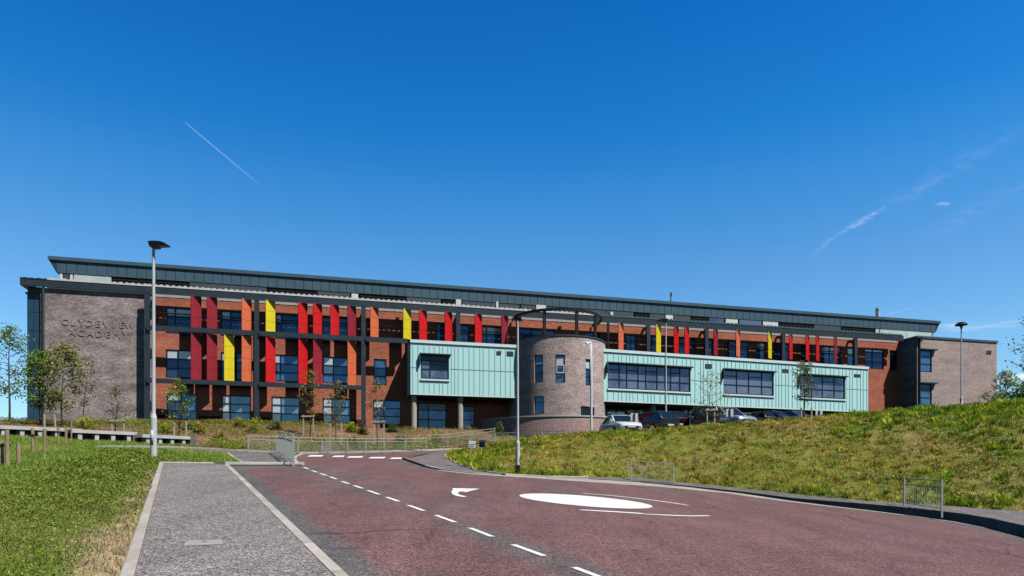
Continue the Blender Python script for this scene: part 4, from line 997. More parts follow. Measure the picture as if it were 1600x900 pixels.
for k in range(64):
    a, b = R(-106)+R(212)*k/64, R(-106)+R(212)*(k+1)/64; r0, r1_ = RR-.12, RR
    for q in ((r1_, RBm, r1_, RT), (r1_, RT, r0, RT), (r0, RT, r0, RBm), (r0, RBm, r1_, RBm)):
        mb.face([P3(a, q[0], q[1]), P3(b, q[0], q[1]), P3(b, q[2], q[3]), P3(a, q[2], q[3])])
drum_part('ring_canopy', M['black'], mb)
for px in (808.5, 850.5, 901, 930):
    d = Vector(((px-CX)/F, 1, 0)); c = P0 + u_*tc[0]; r_ = RR-.15; disc = max(0, d.dot(c)**2-d.dot(d)*(c.dot(c)-r_*r_)); t = (d.dot(c)-math.sqrt(disc))/d.dot(d); q = d*t-c
    x, y = q.dot(u_), -q.dot(n_); mb = MB(); mb.box(x-.12, x+.12, y-.12, y+.12, TT-.3, RBm-.002); drum_part('canopy_post', M['black'], mb)

# ---- right-hand block
RW = 1.1; ra, rb = U(1433, RW), U(1557.5, RW); RTp = Z(1433, 527.5, RW)
pr = flat(RW); rw = Wall(pr, ra, rb, -2.5, RTp-.02)
for p0, p1, y0, y1, w in ((1438, 1456, 547, 581, ()), (1438, 1456, 599.5, 634, ())):
    b0, z1 = pr.px(p0, y0); b1, _ = pr.px(p1, y0); _, z0 = pr.px(p0, y1); window(pr, b0, b1, z0, z1, (1,), (.7, 1, 1), wall=rw, glass='glass', dark=((0, 0),) if y0 > 590 else ())
    mb = MB(pr.tf); mb.box(b0-.05, b1+.45, .0, .34, z1+.02, z1+.14); part(mb, 'window_hood', M['slate_dark'])
rw.build('grey_brick_block', M['block_brick'])
mb = MB(); mb.box(ra, ra+.3, -RW+.004, 6, -2.5, RTp-.025); mb.box(rb-.3, rb, -RW+.004, 12, -2.5, RTp-.025); part(mb, 'block_side_wall', M['grey_brick'])
mb = MB(); mb.box(ra-.06, rb+.10, -RW-.08, 12, RTp-.02, RTp+.20); part(mb, 'block_coping', M['slate'])
mb = MB(pr.tf); c, z = pr.px(1436, 531); mb.tube([(c, .10, -2.2), (c, .10, z)], .085, 8); mb.box(c-.17, c+.17, .02, .3, z-.2, z+.22); part(mb, 'drainpipe', M['black'])
mb = MB(pr.tf); b0, z1 = pr.px(1541.5, 547.5); b1, z0 = pr.px(1548.5, 552.5); mb.box(b0, b1, .0, .05, z0-.05, z1); part(mb, 'wall_vent', M['slate_dark'])
mb = MB(pr.tf); _, z = pr.px(1500, 586.5); mb.box(ra+.3, rb-.02, .0, .006, z-.03, z+.03); part(mb, 'brick_band', M['column'])

# ---- curved brick terrace wall round the tower foot (stands in the ground by itself)
cw = empty('curved_brick_wall', (P0.x+u_.x*tc[0], P0.y+u_.y*tc[0], 4.0), math.atan2(u_.y, u_.x), 'low curved reddish brick wall with pale coping round the foot of the tower', 'wall')
WR = 7.4
def wtop(px, py):
    d = Vector(((px-CX)/F, 1, 0)); c = P0 + u_*tc[0]; t = (d.dot(c)-math.sqrt(max(0, d.dot(c)**2-d.dot(d)*(c.dot(c)-WR*WR))))/d.dot(d); q = d*t-c
    return math.atan2(q.dot(u_), q.dot(n_)), (HY-py)/F*(d*t).y - 4.0
_, wz = wtop(868, 648.5); ta, tb = R(-82), R(72); mb = MB(); mc = MB(); n = 60
for k in range(n):
    a, b = ta+(tb-ta)*k/n, ta+(tb-ta)*(k+1)/n; e = .0
    for r0, r1_, z0, z1, g in ((WR-.3, WR, -.9, wz-.12, mb), (WR-.36, WR+.06, wz-.118, wz, mc)):
        g.face([P3(a, r1_, z0), P3(b, r1_, z0), P3(b, r1_, z1), P3(a, r1_, z1)]); g.face([P3(a, r1_, z1), P3(b, r1_, z1), P3(b, r0, z1), P3(a, r0, z1)]); g.face([P3(b, r0, z0), P3(a, r0, z0), P3(a, r0, z1), P3(b, r0, z1)]); g.face([P3(a, r1_, z0), P3(a, r0, z0), P3(b, r0, z0), P3(b, r1_, z0)])
part(mb, 'brickwork', M['low_wall_brick'], cw); part(mc, 'coping', M['concrete'], cw)
# ------------------------------------------------------------------ street furniture
def gz_(x, y): return float(land(x, y))
def at(px, Y): return ((px-CX)/F*Y, Y)
def lamp(x, y, z, H, label, head, rz=0.0, dark_foot=False, thick=1.0, hs=1.0):
    r = empty('street_lamp', (x, y, z), rz, label, 'street lamp', 'tall grey lamp posts')
    mb = MB(); b = .105*thick; s = .065*thick
    mb.tube([(0,0,-.3), (0,0,1.0), (0,0,1.55*H/8)], b, 14, False); mb.tube([(0,0,1.55*H/8), (0,0,1.72*H/8)], [b, s], 14, False); mb.tube([(0,0,1.72*H/8), (0,0,H*.5), (0,0,H-.22)], [s, s*.88, s*.72], 12, False)
    mb.box(-.05*thick, .05*thick, -b-.006, -b+.02, .55, 1.05)
    mb.build('pole', M['lamp_steel'], r, True)
    if dark_foot:
        mb = MB(); mb.tube([(0,0,-.05), (0,0,.42)], b+.006, 14); mb.build('foot_band', M['black'], r)
    mb = MB()
    if head == 'flat':
        prof = [(-.16, .30), (.22, .31), (.50, .26), (.66, .08), (.66, .02), (.30, .0), (-.08, -.06)]
        prof = [(-.14, .17), (.10, .18), (.42, .15), (.60, .08), (.645, .01), (.58, .0), (.25, .02), (.18, -.06), (-.06, -.07)]
        z0 = H-.20
        prof = [(a*hs, c*hs) for a, c in prof]
        for sgn in (1, -1):
            pts = [(a, .17*sgn, z0+c) for a, c in prof]; mb.face(pts if sgn < 0 else pts[::-1])
        for (a, c), (e, f) in zip(prof, prof[1:]+prof[:1]): mb.face([(a, -.17, z0+c), (a, .17, z0+c), (e, .17, z0+f), (e, -.17, z0+f)])
        mb.build('lamp_head', M['black'], r)
        md = MB(); md.box(.26*hs, .57*hs, -.13*hs, .13*hs, z0-.025, z0+.03*hs); md.build('diffuser', M['diffuser'], r)
    else:
        n = 20; z0 = H-.15; prof = [(.06, -.18), (.09, 0), (.44, .10), (.40, .16), (.24, .30), (.0, .35)] if head == 'mushroom' else [(.05, -.12), (.26, .02), (.24, .12), (.0, .2)]
        rings = [[mb.pt((max(q, .001)*math.cos(2*math.pi*k/n), max(q, .001)*math.sin(2*math.pi*k/n), z0+c)) for k in range(n)] for q, c in prof]
        for a, b_ in zip(rings[:-1], rings[1:]):
            for k in range(n): mb.f.append([a[k], a[(k+1) % n], b_[(k+1) % n], b_[k]]); mb.mi.append(0)
        mb.build('lamp_head', M['black'], r, True)
        md = MB(); md.tube([(0,0,z0+.0), (0,0,z0+.11)], [.12, .32 if head == 'mushroom' else .2], 16); md.build('diffuser', M['diffuser'], r)
    return r
q = hit(240, 719.5, land); zz = gz_(*q); lamp(q[0], q[1], zz, (HY-377)/F*q[1]-zz+.02, 'tallest nearest grey lamp post rising from the lawn beside the left pavement', 'flat', R(-6), thick=1.02, hs=.82)
q = hit(809, 742.5); zz = gz_(*q); lamp(q[0], q[1], zz, (HY-493)/F*q[1]-zz, 'grey lamp post with a black foot on the kerb in front of the tower', 'flat', R(80), True, .95, .62)
x, y = at(1040.5, 50); zz = gz_(x, y); lamp(x, y, zz, (HY-500)/F*y-zz+.1, 'slim grey lamp post between parked cars in front of the long turquoise box', 'flat', R(165), thick=.85)
x, y = at(1502, 52); zz = gz_(x, y); lamp(x, y, zz, (HY-507)/F*y-zz, 'lamp post with a mushroom shaped lantern in front of the right hand brick block', 'mushroom', 0, thick=.85)
# camera pole on the crest of the mound
x, y = at(924, 46); zz = gz_(x, y); r = empty('camera_pole', (x, y, zz), 0, 'white pole with a small security camera at its top in front of the tower edge', 'camera pole')
h = (HY-535)/F*y-zz; mb = MB(); mb.tube([(0,0,-.3), (0,0,h*.5), (0,0,h-.12), (-.05,0,h-.02), (-.16,0,h)], .075, 10, False); mb.build('pole', M['white_panel'], r, True)
mb = MB(); mb.tube([(-.18,0,h-.02), (-.30,-.03,h-.12)], [.10, .14], 12); mb.box(-.36, -.22, -.14, .02, h-.26, h-.12); mb.build('camera_housing', M['white_panel'], r)

# ---- guardrails
def rail_panel(mb, a, b, h, n, zf):
    """one run of guardrail between two ground points: top rail, second rail, bars and bottom rail"""
    a, b = Vector(a), Vector(b)
    def p(t, up): q = a.lerp(b, t); return (q.x, q.y, zf(a)*(1-t)+zf(b)*t+up)
    for up, w in ((h, .042), (h*.80, .032), (.12, .032)): mb.bar(p(.02, up), p(.98, up), w)
    for k in range(1, n): mb.bar(p(k/n, .12), p(k/n, h*.80), .012)
def post(mb, a, h, zf, w=.06, down=.2): z = zf(Vector(a)); mb.bar((a[0], a[1], z-down), (a[0], a[1], z+h), w)
zl = lambda p: gz_(p.x, p.y); zr = lambda p: rz(p)+.1
def guardrail(pts, h, label, zf, bars=17, down=.2, w=.06):
    o = pts[0]; r = empty('guardrail', (o[0], o[1], zf(Vector(o))), 0, label, 'guardrail', None)
    tf = lambda x, y, z: (x-o[0], y-o[1], z-r.location.z)
    for p in pts: mb = MB(tf); post(mb, p, h+.03, zf, w, down); mb.build('post', M['galv'], r)
    for a, b in zip(pts[:-1], pts[1:]): mb = MB(tf); rail_panel(mb, a, b, h, bars, zf); mb.build('rail_panel', M['galv'], r)
    return r
guardrail(hits([(388,706),(432,706.8),(466,707.3),(503,707.3),(516,707.2),(543,706.8),(572,706.4),(601,705.6),(634,704.8),(666.5,704)], .1), 1.02, 'long row of galvanised guardrail panels along the far kerb below the planted bed', zl, 19)
x0, y0 = at(666.5, 53.4); pts = [(x0, y0)] + [at(p, Y) for p, Y in ((700, 54.6), (737, 55.4), (773, 56))]
guardrail(pts, 1.05, 'guardrail continuing behind the small blue signs towards the tower', zl, 20)
r = [at(773.4, 54.5), at(808, 54), at(847, 53), at(884, 52)]
zfr = lambda p: np.interp(p.x, [r[0][0], r[1][0], r[2][0], r[3][0]], [(HY-677)/F*54.5, (HY-676)/F*54, (HY-673.5)/F*53, (HY-673.5)/F*52]) - 1.05
guardrail(r, 1.05, 'white handrail at the foot of the curved brick wall, half hidden by the grass mound', zfr, 12, .5, .07)
pts = hits([(458.3,726.6), (446.6,717.6), (439.5,713), (433,709.2)], .08); g = guardrail(pts, 1.12, 'guardrail seen end on at the pavement corner, its panels bunched together', zr, 24)
q = [hit(986.5, 751, land, 0), hit(1052.5, 756, land, 0)]; guardrail(q, 1.02, 'single pale guardrail panel standing on the kerb below the grassy mound', zl, 18)
q = [hit(1413, 790.5, land, 0), hit(1471.5, 799.5, land, 0)]; guardrail(q, 1.06, 'short guardrail beside the tall dark kerb near the right edge', zl, 16, w=.055)

# ---- timber stakes and tree supports
STK = 'bare timber stakes in the left lawn'
for px0, px1, yb, yt, lab in ((3.5, 18, 728, 684, 'group of three weathered stakes nearest the left edge of the lawn'), (52, 61, 710, 669, 'pair of weathered stakes behind the nearest group, second from the left'),
                              (91, 97, 697, 667, 'slim pair of stakes further back in the lawn by the bench'), (111.5, 113, 690, 658, 'single thin stake in front of the long concrete bench')):
    q = hit(px0, yb, land); Y = q[1]; h = (yb-yt)/F*Y; r = empty('tree_stakes', (q[0], q[1], gz_(*q)), 0, lab, 'timber stakes', STK)
    n = 3 if px0 < 10 else (1 if px0 > 100 else 2)
    for k in range(n):
        X = (px1-px0)/F*Y*(k/max(1, n-1)); dy = (.0, .45, -.15)[k] if n == 3 else .25*k; z = gz_(q[0]+X, Y+dy)-r.location.z
        hh = h*((.9, .8, 1.3)[k] if n == 3 else 1); mb = MB(); mb.tube([(X, dy, z-.3), (X+random.uniform(-.03, .03), dy, z+hh)], .042*(1.2 if n > 1 else .8), 8); mb.build('stake', M['timber'], r)
    if n > 1:
        mb = MB(); mb.box(-.02, (px1-px0)/F*Y+.02, -.06, -.045, h*.70, h*.76); mb.build('tie_strap', M['black'], r)
def support(px0, px1, yb, yt, Y, lab, cross=True, lean=0.0):
    x0, _ = at(px0, Y); x1, _ = at(px1, Y); zb = gz_((x0+x1)/2, Y); top = (HY-yt)/F*Y-zb
    r = empty('tree_support', ((x0+x1)/2, Y, zb), 0, lab, 'tree support', 'timber supports for the young trees'); hw = (x1-x0)/2
    for s in (-1, 1):
        mb = MB(); mb.bar((s*hw+lean*s*.3, 0, -.4), (s*hw-lean*.5, 0, top), .075); mb.build('stake', M['timber_pale'], r)
    if cross: mb = MB(); mb.bar((-hw-.12-lean*.5, -.055, top-.10), (hw+.10-lean*.5, -.055, top-.08), .04, .11); mb.build('crossbar', M['timber_pale'], r)

# ---- trees
def tree(px, yb, yt, Y, cw, lab, kind, nleaf, leaf, cbase=.35, seed=0, lean=0.0, cat='tree', trunk=.055, dens_top=.6, z_off=0.0, group='young trees around the school'):
    rg = np.random.default_rng(seed+100); rr = random.Random(seed)
    x, y = at(px, Y); zb = gz_(x, y)+z_off; H = (HY-yt)/F*Y - zb; W = cw/F*Y/2
    r = empty('young_tree' if H < 9 else 'tree', (x, y, zb), 0, lab, cat, group)
    mb = MB(); k = 9; tr = [(lean*t*t*H*.2 + .05*math.sin(t*5+seed), .05*math.cos(t*4+seed)*t, t*H*.97-.1*(t == 0)) for t in np.linspace(0, 1, k)]
    mb.tube(tr, [trunk*(1-.86*t) for t in np.linspace(0, 1, k)], 7)
    tips = []
    nb = 10 + int(W*7)
    for i in range(nb):
        t = cbase*.9 + (.97-cbase*.9)*((i+.5)/nb); j = int(t*(k-1)); b = Vector(tr[j]).lerp(Vector(tr[min(j+1, k-1)]), t*(k-1)-j)
        f = (t-cbase)/(1-cbase); sp = W*(max(.12, math.sin(math.pi*min(1, max(.12, f*.86+.14)))**.7))*rr.uniform(.65, 1.15)
        a = i*2.4+rr.uniform(-.5, .5); e = b + Vector((math.cos(a)*sp, math.sin(a)*sp, sp*rr.uniform(.25, .75)))
        m_ = b.lerp(e, .5) + Vector((0, 0, -.06*sp)); mb.tube([b, m_, e], [trunk*.34*(1-f*.6)+.006, trunk*.2+.004, .004], 5, False)
        tips += [(m_.lerp(e, .1), .20), (m_.lerp(e, .6), .24), (e, .20)]
        for s in range(2):
            e2 = m_.lerp(e, .4) + Vector((rr.uniform(-1, 1), rr.uniform(-1, 1), rr.uniform(0, .9)))*sp*.42; mb.tube([m_.lerp(e, .3), e2], [.010, .003], 4, False); tips += [(e2, .16)]
    tips += [(Vector(tr[-1]), .12), (Vector(tr[-2]), .2)]
    mb.build('trunk', M['bark'], r, True)
    tp_ = np.array([p for p, _ in tips]); ts = np.array([s for _, s in tips])*max(.55, min(1.4, W*.85))
    wt = rg.random(len(tips))**1.4+.06; wt /= wt.sum(); ix = rg.choice(len(tips), nleaf, p=wt)
    c = tp_[ix] + rg.normal(size=(nleaf, 3))*ts[ix][:, None]*np.array([1, 1, .85])
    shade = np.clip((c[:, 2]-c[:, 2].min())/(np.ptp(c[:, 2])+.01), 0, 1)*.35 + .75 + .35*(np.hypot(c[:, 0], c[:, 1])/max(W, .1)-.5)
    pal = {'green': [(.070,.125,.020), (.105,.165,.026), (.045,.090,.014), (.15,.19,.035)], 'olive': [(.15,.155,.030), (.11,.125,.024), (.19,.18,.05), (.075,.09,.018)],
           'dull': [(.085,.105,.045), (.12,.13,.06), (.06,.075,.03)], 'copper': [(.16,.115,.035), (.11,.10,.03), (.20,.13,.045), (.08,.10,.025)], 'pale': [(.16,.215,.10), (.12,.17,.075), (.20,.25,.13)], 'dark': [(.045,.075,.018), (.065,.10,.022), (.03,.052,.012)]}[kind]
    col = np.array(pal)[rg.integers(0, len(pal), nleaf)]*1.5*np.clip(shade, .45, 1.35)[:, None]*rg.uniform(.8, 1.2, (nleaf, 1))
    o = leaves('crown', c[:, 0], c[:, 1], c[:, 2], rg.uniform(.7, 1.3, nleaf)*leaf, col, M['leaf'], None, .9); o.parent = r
    return r
tree(14, 660, 507, 47, 62, 'tall loose young tree against the sky at the left edge', 'green', 2100, .08, .28, 1, .1, trunk=.075)
tree(63, 664, 548, 44.5, 52, 'dense young tree in front of the blue cladding at the left end', 'green', 2600, .08, .22, 2, trunk=.065)
tree(97, 664, 538, 44, 66, 'broad olive young tree in front of the lettered brick wall', 'olive', 2500, .08, .24, 3, .15, trunk=.06)
tree(131, 668, 555, 45, 42, 'sparse spreading young tree right of the broad olive one', 'dull', 520, .07, .30, 4, .3, trunk=.045)
tree(181, 670, 600, 43.5, 34, 'thin grey leaved sapling before the middle of the lettered wall', 'dull', 560, .06, .10, 5, trunk=.04)
tree(279, 676, 592, 43, 44, 'dark upright sapling in front of the leftmost ground floor window', 'green', 900, .07, .12, 6, trunk=.042)
tree(484, 676, 576, 52, 34, 'copper leaved sapling in a tall support between two ground floor windows', 'copper', 720, .075, .35, 7, trunk=.045)
tree(524, 682, 590, 50, 32, 'brownish sapling in front of the fourth ground floor window', 'copper', 520, .07, .25, 8, .2, trunk=.04)
tree(590, 680, 588, 51.5, 30, 'copper sapling in a support left of the first round column', 'copper', 560, .07, .40, 9, -.2, trunk=.04)
tree(1109, 664, 580, 44.2, 48, 'sparse sapling in a two post support on the crest of the mound', 'olive', 520, .055, .14, 10, trunk=.036)
tree(1257, 656, 562, 45, 36, 'small rounded tree in front of the third window of the long turquoise box', 'dull', 1250, .065, .30, 11, -.1, trunk=.05)
tree(1571, 640, 578, 74, 46, 'pale leafy tree beyond the right corner of the brick block', 'pale', 1700, .15, .12, 12, cat='tree', trunk=.12, group='trees beyond the mound')
tree(1632, 640, 485, 58, 96, 'tall loose tree cut off by the right edge of the frame', 'dark', 1300, .11, .18, 13, trunk=.16, group='trees beyond the mound')
tree(1612, 640, 613, 50, 66, 'dark rounded bush behind the crest of the mound at the right edge', 'dark', 2400, .10, .05, 14, trunk=.06, cat='bush', group='trees beyond the mound')
tree(1563, 642, 622, 52, 30, 'low dark bush at the foot of the right brick corner', 'dark', 1300, .08, .05, 15, trunk=.04, cat='bush', group='trees beyond the mound')
support(71, 86.5, 672, 647, 43, 'leaning bleached support below the two leftmost dense trees', False, .15)
support(175, 193.5, 680, 655, 42.5, 'support of the thin sapling before the lettered wall', True)
support(272, 291, 684, 658, 42.5, 'support of the dark upright sapling by the end of the benches', False)
support(474, 489.5, 676, 648.5, 51.5, 'tall support with crossbar in front of the third fin frame column')
support(516, 533.5, 684, 661, 49.5, 'low support with thin stakes in front of the fourth ground floor window', False)
support(584.5, 600, 682, 657, 51, 'support with crossbar left of the first round column')
support(1105, 1116.5, 668, 638, 44, 'white topped support on the crest of the mound')
support(1252, 1268, 655, 637, 45, 'support below the small rounded tree by the parked cars', False)

# ---- shrubs in the planted bed
def shrub(px, py, wpx, hpx, kind, lab, name='shrub', n=620):
    q = hit(px, py, land, 0, 30); x, y = q; z = gz_(x, y); W = wpx/F*y/2; H = hpx/F*y
    r = empty(name, (x, y, z), 0, lab, 'shrub', 'shrubs in the planted bed'); rg = np.random.default_rng(int(px))
    mb = MB()
    for k in range(9):
        a = k*2.4; e = Vector((math.cos(a)*W*.6*random.random(), math.sin(a)*W*.4, H*random.uniform(.5, .85))); mb.tube([(0,0,-.05), e*.5, e], [.014, .010, .004], 4, False)
    mb.build('stem', M['bark'], r)
    t = rg.random(n); a = rg.uniform(0, 2*math.pi, n); rad = np.sqrt(rg.random(n)); lump = .7+.5*np.sin(a*3+px)*np.cos(a*2)
    xx = np.cos(a)*rad*W*lump*np.sqrt(np.clip(1-t*t*.75, .05, 1)); yy = np.sin(a)*rad*W*.7*lump; zz = t*H*(.75+.4*np.sin(a*2+rad*4))
    pal = {'lime': [(.27,.30,.02), (.20,.25,.02), (.34,.33,.03)], 'green': [(.12,.19,.025), (.08,.13,.02), (.17,.23,.03)], 'dark': [(.05,.085,.02), (.08,.12,.025)], 'gold': [(.32,.27,.03), (.25,.22,.03), (.30,.16,.04)]}[kind]
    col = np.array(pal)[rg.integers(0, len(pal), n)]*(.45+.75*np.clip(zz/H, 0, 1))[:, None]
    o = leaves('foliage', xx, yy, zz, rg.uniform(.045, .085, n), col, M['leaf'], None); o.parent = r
for q in ((132, 673, 56, 20, 'lime', 'wide lime green shrub behind the bench under the lettered wall'), (258, 677, 30, 15, 'lime', 'lime shrub just right of the nearest lamp post'),
          (296, 671, 36, 12, 'green', 'low green shrub under the leftmost ground floor window'), (372, 668, 34, 14, 'gold', 'golden shrub under the second ground floor window'),
          (398, 676, 46, 22, 'lime', 'large lime shrub below the second frame column'), (432, 672, 34, 14, 'dark', 'dark green shrub below the third ground floor window'),
          (549, 675, 30, 14, 'lime', 'bright shrub at the foot of the fourth ground floor window'), (566, 679, 22, 18, 'dark', 'dark shrub at the foot of the third frame column'),
          (612, 675, 36, 12, 'dark', 'low dark shrub row under the last window left of the round columns'), (682, 692, 34, 20, 'lime', 'lime shrub behind the far guardrail below the turquoise box'),
          (780, 681, 26, 20, 'green', 'leafy green shrub against the left end of the curved wall'), (345, 690, 40, 16, 'gold', 'yellowish shrub beside the far end of the path'),
          (440, 697, 44, 18, 'lime', 'lime shrub right behind the end on guardrail'), (552, 698, 40, 16, 'green', 'green shrub behind the middle of the far guardrail row'),
          (310, 678, 26, 16, 'gold', 'gold shrub at the end of the last bench'), (500, 694, 34, 14, 'gold', 'tan shrub behind the far guardrail left of its middle'), (625, 695, 40, 15, 'green', 'green shrub behind the right part of the far guardrail row')): shrub(*q)

# ---- long low concrete benches
def bench(pa, pb, H, lab, nblk, endblk=False):
    a, b = Vector(hit(*pa, land)), Vector(hit(*pb, land)); L = (b-a).length; za, zb = gz_(a.x, a.y), gz_(b.x, b.y)
    ang = math.atan2(b.y-a.y, b.x-a.x); r = empty('concrete_bench', (a.x, a.y, min(za, zb)), ang, lab, 'bench', 'long concrete benches')
    sl = (zb-za)/L*.9; z0 = za-r.location.z
    def slab(x0, x1, y0, y1, d0, d1):
        mb = MB(lambda x, y, z: (x, y, z+z0+sl*x)); mb.box(x0, x1, y0, y1, d0, d1); return mb
    slab(0, L, -.03, .52, H-.17, H).build('seat_slab', M['concrete'], r)
    slab(-.02, L+.04, -.12, .60, -.18, .06).build('base_slab', M['concrete'], r)
    for k in range(nblk):
        x = L*(k+.5)/nblk; slab(x-.10, x+.10, .03, .47, .06, H-.17).build('support_block', M['concrete'], r)
    slab(0, L, .40, .50, .06, H-.172).build('gap_shade', M['black'], r)  # black sheet put in for the shade of the open gap under the seat
    if endblk: slab(L, L+.45, -.02, .9, -.1, H+.02).build('end_block', M['kerb_dark'], r)
    return r
bench((-40, 681.5), (128, 686), .56, 'leftmost concrete bench running out of the frame behind the lawn', 6)
bench((112, 689.5), (214, 692.5), .60, 'middle concrete bench below the lettered wall', 4)
bench((222, 696), (297, 698), .58, 'right concrete bench ending beside the nearest lamp post', 4, True)

# ---- small blue and white signs on the mound
def sign(px, yb, yt0, yt1, w, Y, lab, ang, m, bar):
    x, y = at(px, Y); z = gz_(x, y); r = empty('small_sign', (x, y, z), R(ang), lab, 'sign', 'small signs on the mound')
    h0, h1 = (HY-yt1)/F*y-z, (HY-yt0)/F*y-z
    mb = MB(); mb.tube([(0, 0, -.4), (0, 0, h1+.05)], .035, 8); mb.build('post', M['galv'], r)
    mb = MB(); mb.box(-w*.25, w*.75, -.06, -.04, h0, h1); mb.build('board', M[m], r)
    mb = MB(); 
    for k in bar: mb.box(-w*.19, w*.69*k[1], -.066, -.061, h0+(h1-h0)*k[0], h0+(h1-h0)*(k[0]+.13))
    mb.build('board_band', M['sign_white' if m == 'sign_blue' else 'sign_blue'], r)
sign(735, 723, 689, 699.5, .42, 43.2, 'white and blue sign board on the left post beside the footway', 12, 'sign_white', ((.42, 1), (.12, .7)))
sign(752, 722, 688, 699, .46, 43.8, 'blue sign board on the right post beside the footway', -38, 'sign_blue', ((.74, 1),))
for px, Y, yt, yb, lab in ((991.5, 45.4, 645, 671, 'white square plate on a dark post in front of the white car'), (1140.7, 46, 638.5, 661, 'white square plate on a dark post in front of the silver off roader'), (1280.5, 47, 641, 652, 'white square plate on a dark post right of the small rounded tree')):
    x, y = at(px, Y); z = gz_(x, y); r = empty('parking_sign', (x, y, z), R(4), lab, 'parking sign', 'plates on posts along the car park'); h = (HY-yt)/F*y-z
    mb = MB(); mb.tube([(0, 0, -.4), (0, 0, h)], .04, 8); mb.build('post', M['slate_dark'], r)
    mb = MB(); mb.box(-.24, .24, .045, .06, h-.52, h-.02); mb.build('plate', M['sign_white'], r)
# inspection cover in the left pavement
q = [Vector(p) for p in hits([(288,853), (350,850.5), (346,843.2), (291,845)], .06)]; o_ = sum(q, Vector((0, 0)))/4
r = empty('inspection_cover', (o_.x, o_.y, rz(o_)+.055), 0, 'pale rectangular inspection cover set in the left pavement', 'inspection cover')
mb = MB(); tf = lambda p, s, up: ((p.x-o_.x)*s, (p.y-o_.y)*s, rz(p)+up-rz(o_)-.055)
mb.face([tf(p, 1, .060) for p in q]); mb.build('surround', M['kerb'], r)
mb = MB(); mb.face([tf(p, .93, .064) for p in q]); mb.build('lid', M['cover'], r)
mb = MB(); c = [tf(p, .12, .067) for p in q]; mb.face(c); mb.build('key_hole', M['kerb_dark'], r)

